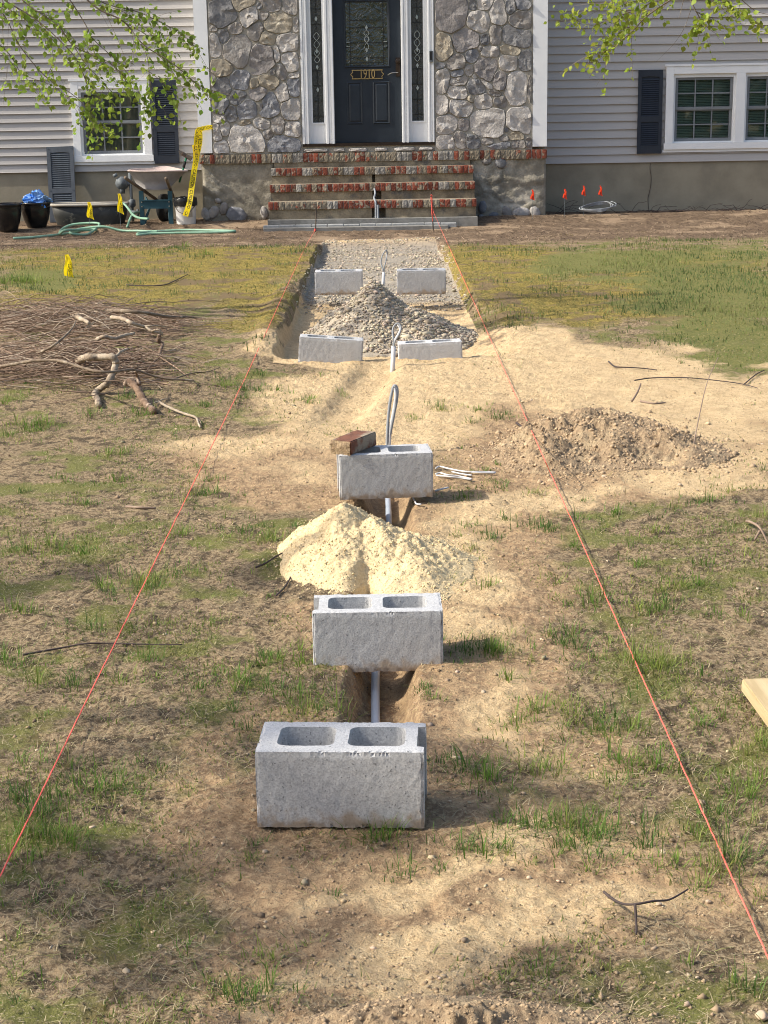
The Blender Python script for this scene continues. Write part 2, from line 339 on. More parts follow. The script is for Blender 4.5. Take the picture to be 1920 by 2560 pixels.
def make_ground():
    xs = [0.0]; d = .008
    while xs[-1] < .95: xs.append(xs[-1] + d)
    while xs[-1] < 7.5: d *= 1.032; xs.append(xs[-1] + d)
    xs += [8.5, 10, 14, 20, 35, 70, 150]; xs = np.array([-x for x in xs[:0:-1]] + xs)
    ys = [2.25]
    while ys[-1] < 24.5: ys.append(ys[-1] * 1.00285)
    ys = [-150, -70, -35, -18, -10, -5, -2, -.5, .5, 1.0, 1.4, 1.7, 1.9, 2.05, 2.15] + ys + [26, 30, 40, 60, 110, 220]
    ys = np.array(ys); X, Y = np.meshgrid(xs, ys); Z = ground(X, Y); GRID['g'] = (xs.tolist(), ys.tolist(), Z.tolist())
    nx, ny = len(xs), len(ys); V = np.stack([X, Y, Z], -1).reshape(-1, 3)
    i = np.arange(nx * ny).reshape(ny, nx); a = i[:-1, :-1].ravel(); b = i[:-1, 1:].ravel(); c = i[1:, 1:].ravel(); e = i[1:, :-1].ravel()
    T = np.concatenate([np.stack([a, b, c], -1), np.stack([a, c, e], -1)])
    sa, ba, mo, gr, lit, grav, tr = [q.ravel() for q in zones(X, Y)]
    # material: soil, straw mat, sand, moss, turf, litter, stone dust
    m, n, l, bs = newmat('yard_soil'); bs.inputs['Roughness'].default_value = .95; bs.inputs['Specular IOR Level'].default_value = .12
    tc = n.new('ShaderNodeTexCoord')
    def noise(s, det=8, ro=.62, dst=0, co=None):
        t = n.new('ShaderNodeTexNoise'); t.inputs['Scale'].default_value = s; t.inputs['Detail'].default_value = det; t.inputs['Roughness'].default_value = ro; t.inputs['Distortion'].default_value = dst
        l.new(co or tc.outputs['Object'], t.inputs['Vector']); return t.outputs[0]
    def mr(x, lo, hi):
        r = n.new('ShaderNodeMapRange'); r.interpolation_type = 'SMOOTHSTEP'; r.inputs[1].default_value = lo; r.inputs[2].default_value = hi; l.new(x, r.inputs[0]); return r.outputs[0]
    def mix(f, a, b):
        x = n.new('ShaderNodeMix'); x.data_type = 'RGBA'; l.new(f, x.inputs[0])
        for k, q in ((6, a), (7, b)):
            if isinstance(q, tuple): x.inputs[k].default_value = (*q, 1)
            else: l.new(q, x.inputs[k])
        return x.outputs[2]
    def madd(a, w, b):
        x = n.new('ShaderNodeMath'); x.operation = 'MULTIPLY_ADD'; l.new(a, x.inputs[0]); x.inputs[1].default_value = w; l.new(b, x.inputs[2]); return x.outputs[0]
    A = n.new('ShaderNodeAttribute'); A.attribute_name = 'zone_a'; sA = n.new('ShaderNodeSeparateColor'); l.new(A.outputs['Color'], sA.inputs[0])
    B = n.new('ShaderNodeAttribute'); B.attribute_name = 'zone_b'; sB = n.new('ShaderNodeSeparateColor'); l.new(B.outputs['Color'], sB.inputs[0])
    n1 = noise(3.2); n2 = noise(14); n3 = noise(60, 6, .7); n4 = noise(1.1, 5); n5 = noise(160, 4, .7)
    soil = mix(mr(n2, .4, .60), (.43, .295, .168), (.27, .182, .108)); soil = mix(mr(n3, .46, .64), soil, (.53, .385, .225)); soil = mix(mr(n5, .58, .64), soil, (.20, .135, .08))
    mat_ = mix(mr(n3, .42, .56), (.165, .118, .072), (.36, .27, .16)); mat_ = mix(mr(n2, .52, .60), mat_, (.105, .078, .05)); mat_ = mix(mr(n1, .50, .60), mat_, (.17, .17, .055)); mat_ = mix(mr(n5, .56, .66), mat_, (.46, .38, .25))
    c = mix(mr(madd(n1, 1.1, sA.outputs[1]), .72, 1.05), mat_, soil)
    sand = mix(mr(n2, .38, .64), (.66, .495, .285), (.54, .39, .22)); sand = mix(mr(n3, .5, .64), sand, (.43, .305, .17)); sand = mix(mr(n5, .56, .64), sand, (.74, .59, .37))
    c = mix(mr(madd(n2, .7, madd(n1, .5, sA.outputs[0])), .82, 1.12), c, sand)
    moss = mix(mr(n2, .38, .6), (.25, .19, .045), (.12, .105, .03)); moss = mix(mr(n3, .45, .60), moss, (.38, .295, .09)); moss = mix(mr(n1, .50, .60), moss, (.20, .145, .08)); moss = mix(mr(n5, .58, .66), moss, (.09, .08, .03))
    c = mix(mr(madd(n2, .8, madd(n1, .5, sA.outputs[2])), .95, 1.25), c, moss)
    turf = mix(mr(n3, .4, .62), (.13, .15, .045), (.23, .20, .075))
    c = mix(mr(madd(n2, .7, madd(n1, .5, sB.outputs[0])), .98, 1.25), c, turf)
    litc = mix(mr(n2, .4, .6), (.19, .135, .09), (.10, .07, .048)); litc = mix(mr(n4, .50, .6), litc, (.34, .25, .165)); litc = mix(mr(n3, .5, .62), litc, (.27, .2, .135))
    c = mix(sB.outputs[1], c, litc)
    grc = mix(mr(n3, .4, .62), (.37, .33, .27), (.28, .25, .205)); grc = mix(mr(n1, .5, .66), grc, (.44, .38, .29))
    c = mix(sB.outputs[2], c, grc)
    l.new(c, bs.inputs['Base Color'])
    bp = n.new('ShaderNodeBump'); bp.inputs['Strength'].default_value = .9; bp.inputs['Distance'].default_value = .02; l.new(madd(n5, .35, n3), bp.inputs['Height']); l.new(bp.outputs[0], bs.inputs['Normal'])
    me = tri_mesh('ground', V, T, m)
    for nm, q in (('zone_a', (sa, ba, mo)), ('zone_b', (gr, lit, grav))):
        at = me.color_attributes.new(nm, 'FLOAT_COLOR', 'POINT'); cc = np.ones((len(V), 4), np.float32); cc[:, :3] = np.stack(q, -1); at.data.foreach_set('color', cc.ravel())
    me.polygons.foreach_set('use_smooth', np.ones(len(T), bool))
    tag(link('ground', me), 'trampled yard of bare sandy soil, moss and thin grass', None, kind='structure')
make_ground()

# ================================================================ house
YW, YG = 23.0, 23.55                       # stone bay plane, siding wing plane
GH = .05
hx = 0
house = empty('house', (0, YW, GH), 'house with pale siding, a stone entry bay and a navy front door', 'house')
ledge_z = P(930, 380.5, YW).z              # top of brick ledge / landing
sid_z = .5 * (P(60, 430, YG).z + P(1600, 408, YG).z)
bx0 = P(498, 370, YW).x; bx1 = P(1366.5, 362, YW).x        # bay outer edges (corner boards)
tl1 = P(531, 370, YW).x; tr0 = P(1331, 362, YW).x          # corner boards' inner edges
TOPZ = 5.0
# core walls (behind everything) and foundation
for (a, b) in ((-9.5, bx0 - .002), (bx1 + .002, 9.5)):
    w = MB().box(a, b, YG + .18, YG + .5, sid_z - .01, TOPZ).build('wall', 'room', house)
    f = MB().box(a, b, YG + .03, YG + .6, -.4, sid_z + .012).build('foundation', 'found', house)
MB().box(bx0 + .01, bx1 - .01, YW + .09, YG + .6, -.3, TOPZ).build('wall', 'mortar', house)
# roof
rf = MB(); rf.add([(-10, YG - .35, TOPZ), (10, YG - .35, TOPZ), (10, YG + 4, TOPZ + 2), (-10, YG + 4, TOPZ + 2), (-10, YG - .35, TOPZ + .2), (10, YG - .35, TOPZ + .2), (10, YG + 4, TOPZ + 2.2), (-10, YG + 4, TOPZ + 2.2)],
        [(0, 3, 2, 1), (4, 5, 6, 7), (0, 1, 5, 4), (1, 2, 6, 5), (3, 0, 4, 7), (2, 3, 7, 6)]); rf.build('roof', 'roof', house)
# windows positions
wl = dict(x0=P(181, 305, YG).x, x1=P(378, 305, YG).x, z0=P(285, 411, YG).z, z1=P(275, 202, YG).z)
cw = K4
ax0 = P(1340 + 924 / 2.8603, 280, YG).x; am0 = P(1843, 260, YG).x; am1 = P(1856, 260, YG).x
wr = dict(x0=ax0, x1=2 * am0 - ax0 + (am1 - am0), z0=P(1670, 381, YG).z, z1=P(1700, 166, YG).z)
# siding courses
EXP = .1143
boards = {}
def board(x0, x1, z):
    L = x1 - x0
    key = round(L, 3)
    if key not in boards:
        b = MB(); prof = [(.004, EXP + .006), (-.020, .010), (-.024, .006), (-.024, .0), (-.004, .003), (.006, .006)]
        vs = [(x, y, zz) for x in (0, L) for (y, zz) in prof]; k = len(prof)
        b.add(vs, [(i, i + k, (i + 1) % k + k, (i + 1) % k) for i in range(k)] + [tuple(range(k - 1, -1, -1)), tuple(range(k, 2 * k))]); boards[key] = b.mesh('siding_board', 'siding')
    return boards[key]
for (a, b, wn) in ((-9.5, bx0 - .004, wl), (bx1 + .004, 9.5, wr)):
    root = MB().box(a, b, YG + .02, YG + .03, TOPZ - .05, TOPZ - .01).build('siding', 'siding', house)
    z = sid_z
    while z < TOPZ - .1:
        segs = [(a, b)]
        if z + EXP > wn['z0'] + .12 and z < wn['z1'] - .08: segs = [(a, wn['x0'] + .03), (wn['x1'] - .03, b)]
        for (p, q) in segs:
            if q - p > .02:
                o = link('siding_board', board(p, q, z), root); o.location = (p, YG + .02 + random.uniform(-.001, .001), z)
        z += EXP
# corner boards
for (a, b, s) in ((bx0, tl1, -1), (tr0, bx1, 1)):
    zb = P(515, 383, YW).z if s < 0 else P(1350, 366, YW).z
    m_ = MB().box(a, b, YW - .025, YW + .10, zb, TOPZ)
    m_.box(min(a if s < 0 else b, (a if s < 0 else b) - s * .02), max(a if s < 0 else b, (a if s < 0 else b) - s * .02), YW + .101, YG + .05, zb, TOPZ)
    m_.build('corner_board', 'white', house)

def beveled_window(wd, n_units, sash_px):
    x0, x1, z0, z1 = wd['x0'], wd['x1'], wd['z0'], wd['z1']; cw_, Y = .105, YG
    fr = MB(); top = .10
    zs = z0 + .125
    fr.box(x0, x0 + cw_, Y - .035, Y + .05, zs + .001, z1); fr.box(x1 - cw_, x1, Y - .035, Y + .05, zs + .001, z1); fr.box(x0 + cw_ + .001, x1 - cw_ - .001, Y - .033, Y + .05, z1 - top, z1 - .001)
    fr.box(x0 - .015, x1 + .015, Y - .045, Y + .05, z0 + .04, zs); fr.box(x0 - .03, x1 + .03, Y - .02, Y + .05, z0, z0 + .039); fr.box(x0 - .02, x1 + .02, Y - .045, Y + .03, z1 + .001, z1 + .028)
    iw = (x1 - x0 - 2 * cw_ - (n_units - 1) * .13) / n_units
    for k in range(n_units - 1): fr.box(x0 + cw_ + iw + k * (iw + .13), x0 + cw_ + iw + k * (iw + .13) + .13, Y - .034, Y + .05, zs + .001, z1 - top - .001)
    win = fr.build('window', 'white', house)
    for k in range(n_units):
        a = x0 + cw_ + k * (iw + .13); b = a + iw; c = zs; d = z1 - top; st = .03
        jb = MB(); jb.box(a + .001, a + st, Y + .005, Y + .10, c + .001, d - .001); jb.box(b - st, b - .001, Y + .005, Y + .10, c + .001, d - .001); jb.box(a + st, b - st, Y + .007, Y + .10, d - .05, d - .001); jb.box(a + st, b - st, Y + .007, Y + .1, c + .001, c + .022)
        jb.build('jamb', 'white', win)
        a += st; b -= st; d -= .05; c += .022; mid = (c + d) / 2
        for (p, q, yy) in ((mid - .005, d - .001, Y + .03), (c + .001, mid + .012, Y + .052)):
            sb = MB(); t = .04
            sb.box(a + .002, a + t, yy, yy + .022, p, q); sb.box(b - t, b - .002, yy, yy + .022, p, q); sb.box(a + t, b - t, yy + .001, yy + .021, q - t * .8, q - .001); sb.box(a + t, b - t, yy + .001, yy + .021, p + .001, p + t)
            pw = (b - a - 2 * t) / 3; ph = (q - p - 1.8 * t) / 2
            for i in (1, 2): sb.box(a + t + i * pw - .009, a + t + i * pw + .009, yy + .003, yy + .016, p + t, q - .8 * t)
            sb.box(a + t, b - t, yy + .004, yy + .015, p + t + ph - .009, p + t + ph + .009)
            sb.build('sash', 'grey_trim', win)
            pm = MB().box(0, pw - .018, 0, .004, 0, ph - .018).mesh('pane', 'glass')
            for i in range(3):
                for j in range(2):
                    o = link('pane', pm, win); o.location = (a + t + i * pw + .009, yy + .008, p + t + j * ph + .009)
        if n_units == 1:
            cv = MB(); N = 120; vs = []
            for i in range(N + 1):
                x = a + (b - a) * i / N; yy = Y + .125 + .016 * math.sin(i * .42 + 1.2 * math.sin(i * .11)); vs += [(x, yy, c), (x, yy, d)]
            cv.add(vs, [(2 * i, 2 * i + 2, 2 * i + 3, 2 * i + 1) for i in range(N)]); cv.build('curtain', 'curtain', win, True)
        else:
            bl = MB(); zz = c
            while zz < d:
                bl.add([(a, Y + .115, zz), (b, Y + .115, zz), (b, Y + .135, zz + .017), (a, Y + .135, zz + .017)], [(0, 1, 2, 3)]); zz += .022
            bl.build('blind', 'blind', win)
    return win
beveled_window(wl, 1, None); beveled_window(wr, 2, None)

slat_cache = {}
def shutter_mesh(parent, x0, x1, z0, z1, Y, mat, loc=None, name='shutter'):
    w, h = x1 - x0, z1 - z0; st = w * .14
    f = MB(); f.box(0, st, -.025, .003, 0, h); f.box(w - st, w, -.025, .003, 0, h)
    m0 = h * .38
    for (p, q) in ((0, h * .095), (m0, m0 + h * .07), (h * .925, h)): f.box(st, w - st, -.0245, .0025, p + .001, q - .001)
    f.box(st + .001, w - st - .001, -.004, .002, h * .095, h * .925)
    n = 10   # arch over the louvres
    vs = [(st + (w - 2 * st) * i / n, -.0235, h * .925 - .012 * (1 - math.sin(math.pi * i / n)) - .001) for i in range(n + 1)] + [(st + (w - 2 * st) * i / n, -.0235, h * .925 + .004) for i in range(n + 1)]
    f.add(vs, [(i, i + 1, n + 2 + i, n + 1 + i) for i in range(n)])
    for (sx, sz) in ((.5, .03), (.5, .97), (.5, .42)):
        for xx in (st * sx, w - st * sx): f.box(xx - .006, xx + .006, -.03, -.024, h * sz - .006, h * sz + .006)
    if isinstance(loc, Matrix):
        fr = f.build(name, mat, None); fr.matrix_basis = loc
    else:
        fr = f.build(name, mat, None); fr.parent = parent; fr.matrix_parent_inverse = WLOC[parent.name].inverted(); fr.location = (x0, Y, z0)
    key = (round(w, 3), mat)
    if key not in slat_cache:
        b = MB(); b.add([(0, -.022, 0), (w - 2 * st, -.022, 0), (w - 2 * st, -.005, .022), (0, -.005, .022), (0, -.022, -.004), (w - 2 * st, -.022, -.004)], [(0, 1, 2, 3), (4, 5, 1, 0)]); slat_cache[key] = b.mesh('slat', mat)
    pitch = .0285; z = h * .095 + .008
    while z < h * .925 - .03:
        if not (m0 - .026 < z < m0 + h * .07 + .004):
            o = link('slat', slat_cache[key], fr, (st, 0, z))
        z += pitch
    return fr
sx0, sx1 = P(1594, 245, YG).x, P(1660.5, 245, YG).x
shutter_mesh(house, P(377.5, 305, YG).x + .03, P(445, 305, YG).x, P(420, 408.5, YG).z, P(400, 200.6, YG).z, YG - .02, 'shutter')
shutter_mesh(house, sx0, sx1 - .03, P(1625, 384, YG).z, P(1625, 175, YG).z, YG - .02, 'shutter')

# ---- entry: door, sidelights, casings
X = lambda u, v=340, Y=YW: P(u, v, Y).x
Zc = lambda v, u=925, Y=YW: P(u, v, Y).z
d0, d1 = X(838, 357), X(1005.5, 355); dz0 = Zc(358.5, 922); dz1 = dz0 + 2.03
YD = YW + .06
door = MB().box(d0 + .004, d1 - .004, YD, YD + .045, dz0 + .012, dz1).build('door', 'door', house)
def moulding(x0, x1, z0, z1, Y, w=.03, d=.014):
    m_ = MB()
    o = [(x0, z0), (x1, z0), (x1, z1), (x0, z1)]; i1 = [(x0 + w * .5, z0 + w * .5), (x1 - w * .5, z0 + w * .5), (x1 - w * .5, z1 - w * .5), (x0 + w * .5, z1 - w * .5)]; i2 = [(x0 + w, z0 + w), (x1 - w, z0 + w), (x1 - w, z1 - w), (x0 + w, z1 - w)]
    vs = [(x, Y, z) for x, z in o] + [(x, Y - d, z) for x, z in i1] + [(x, Y - .001, z) for x, z in i2]
    for a in (0, 4):
        for k in range(4): m_.f.append((a + k, a + (k + 1) % 4, a + 4 + (k + 1) % 4, a + 4 + k)); m_.m.append(0)
    m_.v = vs; return m_
kx = lambda a, b=340: X(*K2(a, b)); kz = lambda b, a=1140: Zc(K2(a, b)[1], K2(a, b)[0])
gx0, gx1, gz0, gz1 = kx(1000, 400), kx(1268, 400), kz(422), dz0 + 1.85
moulding(gx0 - .035, gx1 + .035, gz0 - .035, gz1 + .035, YD - .001, .035, .018).build('glass_frame', 'door', door)
for (a, b) in ((1003, 1106), (1172, 1283)):
    m_ = moulding(kx(a, 660), kx(b, 660), kz(805), kz(527), YD - .001, .028, .012)
    x0, x1, z0, z1 = kx(a, 660) + .05, kx(b, 660) - .05, kz(805) + .05, kz(527) - .05
    vs = [(x0 - .02, YD - .0015, z0 - .02), (x1 + .02, YD - .0015, z0 - .02), (x1 + .02, YD - .0015, z1 + .02), (x0 - .02, YD - .0015, z1 + .02), (x0, YD - .012, z0), (x1, YD - .012, z0), (x1, YD - .012, z1), (x0, YD - .012, z1)]
    m_.add(vs, [(k, (k + 1) % 4, 4 + (k + 1) % 4, 4 + k) for k in range(4)] + [(4, 5, 6, 7)]); m_.build('panel', 'door', door)
MB().box(gx0, gx1, YD - .006, YD - .002, gz0, gz1).build('pane', 'doorglass', door)
def cames(parent, x0, x1, z0, z1, Y, full):
    m_ = MB(); b2 = MB(); w, h = x1 - x0, z1 - z0; xc = (x0 + x1) / 2
    def bar(a, b, c, d): m_.box(a, b, Y - .006, Y, c, d)
    if full:
        t = w * .10
        bar(x0 + t - .004, x0 + t + .004, z0, z1); bar(x1 - t - .004, x1 - t + .004, z0, z1)
        for q in (.04, .12, .36, .60, .72): m_.box(x0 + t, x1 - t, Y - .0065, Y - .001, z0 + h * q - .004, z0 + h * q + .004)
        for q in (.29, .36): 
            for (a, b) in ((x0, x0 + t), (x1 - t, x1)): m_.box(a, b, Y - .0063, Y - .001, z0 + h * q - .004, z0 + h * q + .004); b2.box(a + .006, b - .006, Y - .007, Y - .002, z0 + h * q + .006, z0 + h * q + .013)
        dz = [.10, .24, .60]
        for q in (.33, .66): bar(x0 + w * q - .004, x0 + w * q + .004, z0, z0 + h * .04)
        loops = [(.36, .13, w * .05), (.46, .1, w * .06)]
    else:
        m_.box(xc - .003, xc + .003, Y - .006, Y - .001, z0, z1)
        for q in np.arange(.05, 1, .115): m_.box(x0, x1, Y - .0065, Y - .0012, z0 + h * q - .003, z0 + h * q + .003)
        dz = [.25, .42, .54, .78]; loops = [(.5, .05, w * .22), (.62, .06, w * .25)]
    for q in dz:
        r_ = .02; b2.add([(xc, Y - .012, z0 + h * q - r_ * 1.7), (xc + r_, Y - .009, z0 + h * q), (xc, Y - .012, z0 + h * q + r_ * 1.7), (xc - r_, Y - .009, z0 + h * q)], [(0, 1, 2, 3)])
    for (q, hh, ww) in loops:
        for s in (-1, 1):
            pts = [(xc + s * ww * math.sin(math.pi * 2 * k / 14) * (1 if k < 7 else 1), Y - .007, z0 + h * (q + hh * (k / 7 - 1))) for k in range(15)]
            b2.tube(pts, .004, 4)
    m_.build('came', 'lead', parent); b2.build('bevel', 'bevel', parent)
cames(door, gx0, gx1, gz0, gz1, YD - .0065, True)
# number plaque
px0, px1, pz0, pz1 = kx(1025, 480), kx(1245, 480), kz(512), kz(451); pm = MB(); cz = (pz0 + pz1) / 2; hh = (pz1 - pz0) / 2; e = .028
def plq(s, y, mi):
    a, b = px0 + s, px1 - s; h2 = hh - s
    pts = [(a, cz), (a + e, cz + h2 * .55), (a + e * .7, cz + h2), (b - e * .7, cz + h2), (b - e, cz + h2 * .55), (b, cz), (b - e, cz - h2 * .55), (b - e * .7, cz - h2), (a + e * .7, cz - h2), (a + e, cz - h2 * .55)]
    k = len(pts); pm.add([(x, y, z) for x, z in pts] + [(x, YD - .002, z) for x, z in pts], [tuple(range(k - 1, -1, -1))] + [(i, (i + 1) % k, k + (i + 1) % k, k + i) for i in range(k)], mi)
plq(0, YD - .012, 1); plq(.012, YD - .0145, 0)
tv, tf = text_mesh('1910', .175, .002)
pm.add([((px0 + px1) / 2 + p.x * .62, YD - .018 - p.z, cz + p.y) for p in tv], tf, 1)
tag(pm.build('number_plaque', ['black', 'gold'], door), 'black plaque with the gold number 1910')
hm = MB(); hxp = kx(1335, 440); hz0, hz1 = kz(495, 1330), kz(372, 1330)
hm.box(hxp - .03, hxp + .03, YD - .02, YD - .001, hz0, hz1); hm.lathe([(.0, .0), (.034, .0), (.03, .03), (0, .035)], 12, (0, 0, 0))
for i in range(len(hm.v) - 48, len(hm.v)): x, y, z = hm.v[i]; hm.v[i] = (hxp + x, YD - .02 - z, hz1 - .05 + y)
hm.tube(spline([(hxp, YD - .02, hz0 + .05), (hxp - .02, YD - .06, hz0 + .05), (hxp - .09, YD - .065, hz0 + .045), (hxp - .14, YD - .055, hz0 + .02)], 4), .006, 6, 1)
hm.build('handle', ['bronze', 'nickel'], door)
# threshold
MB().box(X(758, 362), X(1086, 358), YW - .03, YW + .09, dz0 - .03, dz0 + .008).build('threshold', 'bronze', house)
# casings and sidelights
zb = dz0 + .005
def casing(a, b, y=YW - .02):
    m_ = MB(); w = b - a
    m_.box(a, b, y, y + .09, zb, dz1 + .1); m_.box(a + w * .12, a + w * .34, y - .014, y - .001, zb, dz1 + .1); m_.box(a + w * .44, a + w * .62, y - .009, y - .001, zb, dz1 + .1); m_.box(a + w * .70, a + w * .94, y - .014, y - .001, zb, dz1 + .1)
    return m_.build('casing', 'white', house)
c = [kx(718, 930), kx(762, 930), kx(868, 930), d0 - .001, d1 + .001, kx(1408, 920), kx(1532, 920), kx(1572, 925)]
casing(c[0], c[1]); casing(c[2], c[3]); casing(c[4], c[5]); casing(c[6], c[7])
MB().box(c[0] - .02, c[7] + .02, YW - .035, YW + .08, dz1 + .101, dz1 + .25).build('head_casing', 'white', house)
for (a, b, g0, g1) in ((c[1], c[2], kx(784, 780), kx(855, 780)), (c[5], c[6], kx(1427, 770), kx(1502, 770))):
    zz = kz(795 if g0 < 0 else 783, 820 if g0 < 0 else 1465)
    s = MB(); y = YW + .03
    s.box(a + .001, g0, y, y + .04, zb, dz1 + .1); s.box(g1, b - .001, y, y + .04, zb, dz1 + .1); s.box(g0 + .0005, g1 - .0005, y + .001, y + .039, zb, zz)
    t = .022; s.box(g0 - t, g0 - .001, y - .012, y - .001, zz - t, dz1); s.box(g1 + .001, g1 + t, y - .012, y - .001, zz - t, dz1); s.box(g0, g1, y - .0115, y - .001, zz - t, zz - .001)
    sd = s.build('sidelight', 'white', house)
    MB().box(g0, g1, y + .015, y + .02, zz, dz1).build('pane', 'sideglass', sd)
    cames(sd, g0, g1, zz, dz1, y + .0145, False)
bx = kx(1548, 365); bz = kz(365, 1548); db = MB(); db.box(bx - .022, bx + .03, YW - .065, YW - .036, bz - .075, bz + .07, 0); db.box(bx - .016, bx + .012, YW - .068, YW - .0655, bz - .05, bz + .062, 1)
db.build('doorbell', ['galv', 'black'], house)

# ---- fieldstone veneer
LS = [(200,80,95,90,'D'),(370,110,60,70,'L'),(520,30,70,50,'M'),(320,20,75,50,'W'),(640,45,65,55,'M'),(560,145,95,65,'W'),(675,160,22,50,'L'),(410,200,50,65,'M'),(465,100,35,35,'M'),(280,190,50,45,'M'),(210,240,45,45,'D'),(150,290,40,80,'L'),(290,320,90,115,'M'),(488,250,55,45,'W'),(455,390,80,105,'P'),(620,280,75,55,'L'),(548,345,20,55,'L'),(200,440,75,55,'W'),(640,400,55,60,'L'),(580,465,32,52,'M'),(310,515,70,58,'B'),(665,488,35,18,'L'),(195,560,55,60,'D'),(495,525,75,50,'W'),(405,545,35,40,'W'),(655,570,42,58,'B'),(590,605,50,60,'L'),(430,605,55,55,'P'),(300,635,50,45,'D'),(500,685,70,78,'B'),(185,680,50,55,'D'),(355,705,60,65,'B'),(640,710,65,70,'L'),(250,735,40,45,'D'),(180,770,40,25,'L'),(345,795,40,17,'W'),(450,805,55,38,'L'),(560,810,45,55,'M'),(650,835,55,50,'L'),(160,860,28,55,'L'),(215,835,30,45,'L'),(355,905,112,95,'L'),(490,870,35,30,'M'),(600,945,100,58,'B'),(195,960,45,45,'L'),(135,185,28,22,'M'),(440,40,20,22,'D'),(700,370,12,40,'M'),(450,690,16,30,'M'),(520,470,20,30,'M'),(135,520,22,40,'M')]
RS = [(580,130,140,145,'P'),(770,50,38,45,'D'),(865,35,75,50,'L'),(985,120,65,95,'L'),(1095,70,42,55,'D'),(1195,40,58,50,'B'),(1180,180,95,90,'M'),(805,190,95,90,'L'),(710,340,110,100,'P'),(515,400,70,115,'W'),(870,340,42,45,'D'),(965,300,50,80,'M'),(1140,310,120,85,'D'),(915,450,75,45,'L'),(1095,435,90,35,'W'),(760,480,55,60,'B'),(625,535,75,60,'M'),(1220,530,60,80,'D'),(1075,550,80,60,'L'),(880,590,95,95,'P'),(735,605,35,45,'M'),(487,568,35,25,'D'),(635,635,50,30,'B'),(500,700,52,95,'L'),(645,700,70,35,'M'),(800,750,75,65,'D'),(1000,690,55,80,'P'),(880,725,70,20,'L'),(1140,770,85,140,'L'),(1260,760,20,130,'M'),(640,800,75,50,'L'),(955,810,55,25,'M'),(750,855,30,28,'W'),(860,885,75,70,'L'),(1005,880,60,50,'M'),(500,910,48,75,'L'),(670,935,95,65,'L'),(895,1060,145,130,'L'),(1170,1045,112,115,'L'),(540,1075,85,75,'L'),(690,1080,45,50,'P'),(1140,1170,70,40,'W'),(655,1210,55,70,'M'),(540,1245,90,68,'L'),(765,1215,60,55,'D'),(1000,1265,120,25,'B'),(890,1215,50,25,'M'),(1040,1195,42,22,'M'),(1160,1250,70,40,'M'),(1250,1230,30,42,'M'),(785,660,20,22,'L'),(1060,1120,22,22,'D'),(830,420,15,25,'M')]
rng = random.Random(5)
def stones(lst, KK, sc, x0, x1, z0, z1):
    wallz = MB().box(x0, x1, YW - .011, YW + .089, z0, z1).build('stone_wall', 'mortar', house)
    q = []
    for (a, b, ra, rb, t) in lst:
        u, v = KK(a, b); p = P(u, v, YW); k = YW * .985 / F / sc
        ang = R(38) * -1 if (a, b) == (880, 725) else (R(-60) * 0 if ra < 25 else rng.uniform(-.25, .25))
        q.append((p.x, p.z, ra * k, rb * k, ang, t))
    top = max(s[1] for s in q) + .05                       # carry the wall up beyond the frame
    zz = top + .18
    while zz < z1:
        xx = x0 + .12
        while xx < x1: q.append((xx + rng.uniform(-.05, .05), zz + rng.uniform(-.06, .06), rng.uniform(.1, .17), rng.uniform(.1, .16), rng.uniform(-.4, .4), rng.choice('LMDPWB'))); xx += rng.uniform(.22, .34)
        zz += .27
    A = np.array([[s[0], s[1], s[2], s[3], math.cos(s[4]), math.sin(s[4])] for s in q])
    def met(x, z):
        dx = x - A[:, 0]; dz = z - A[:, 1]; return (np.abs((dx * A[:, 4] + dz * A[:, 5]) / A[:, 2]) ** 3 + np.abs((-dx * A[:, 5] + dz * A[:, 4]) / A[:, 3]) ** 3) ** (1 / 3)
    N = 20
    for i, s in enumerate(q):
        if s[1] > 3.6 and False: continue
        rad = []
        for k in range(N):
            th = 2 * math.pi * k / N; cx, sz = math.cos(th), math.sin(th); r_ = .01; lim = 1.42
            while r_ < .6:
                x, z = s[0] + cx * r_, s[1] + sz * r_
                if x < x0 + .012 or x > x1 - .012 or z < z0 + .012 or z > z1: break
                m_ = met(x, z)
                if m_[i] > lim or (np.delete(m_, i).min() < m_[i]): break
                r_ += .008
            rad.append(max(.014, r_ - .0115))
        rad = np.array(rad); sm = .7 * rad + .15 * np.roll(rad, 1) + .15 * np.roll(rad, -1); sm = np.minimum(sm, rad + .004)
        dep = rng.uniform(.018, .027); ph = rng.uniform(0, 9); tx, tz = rng.uniform(-.07, .07), rng.uniform(-.07, .07)
        vs = []; prof = [(1.0, -.003), (.992, .7), (.962, 1.0), (.72, 1.0), (.44, 1.0), (.2, 1.0)]
        for (f, d) in prof:
            for k in range(N):
                th = 2 * math.pi * k / N; dx, dz = math.cos(th) * sm[k] * f, math.sin(th) * sm[k] * f
                w = 0 if d <= 0 else (.019 * float(np.abs(fbm(np.array([s[0] + dx + ph]), np.array([s[1] + dz]), 8, 3, .65)[0])) * 2.2 + tx * dx + tz * dz) * min(1, d)
                vs.append((s[0] + dx, YW - dep * d - w, s[1] + dz))
        vs.append((s[0], YW - dep - .006, s[1])); fs = []
        for j in range(len(prof) - 1):
            for k in range(N): k2 = (k + 1) % N; fs.append((j * N + k, j * N + k2, (j + 1) * N + k2, (j + 1) * N + k))
        b_ = (len(prof) - 1) * N; fs += [(b_ + k, b_ + (k + 1) % N, len(vs) - 1) for k in range(N)]
        o = MB().add(vs, fs).build('stone', 'st' + s[5], wallz, True); o.data.set_sharp_from_angle(angle=R(17))
stones(LS, K2, 2.592, tl1 + .004, c[0] - .003, ledge_z + .002, dz1 + .9)
stones(RS, K3, 3.456, c[7] + .003, tr0 - .004, ledge_z + .002, dz1 + .9)
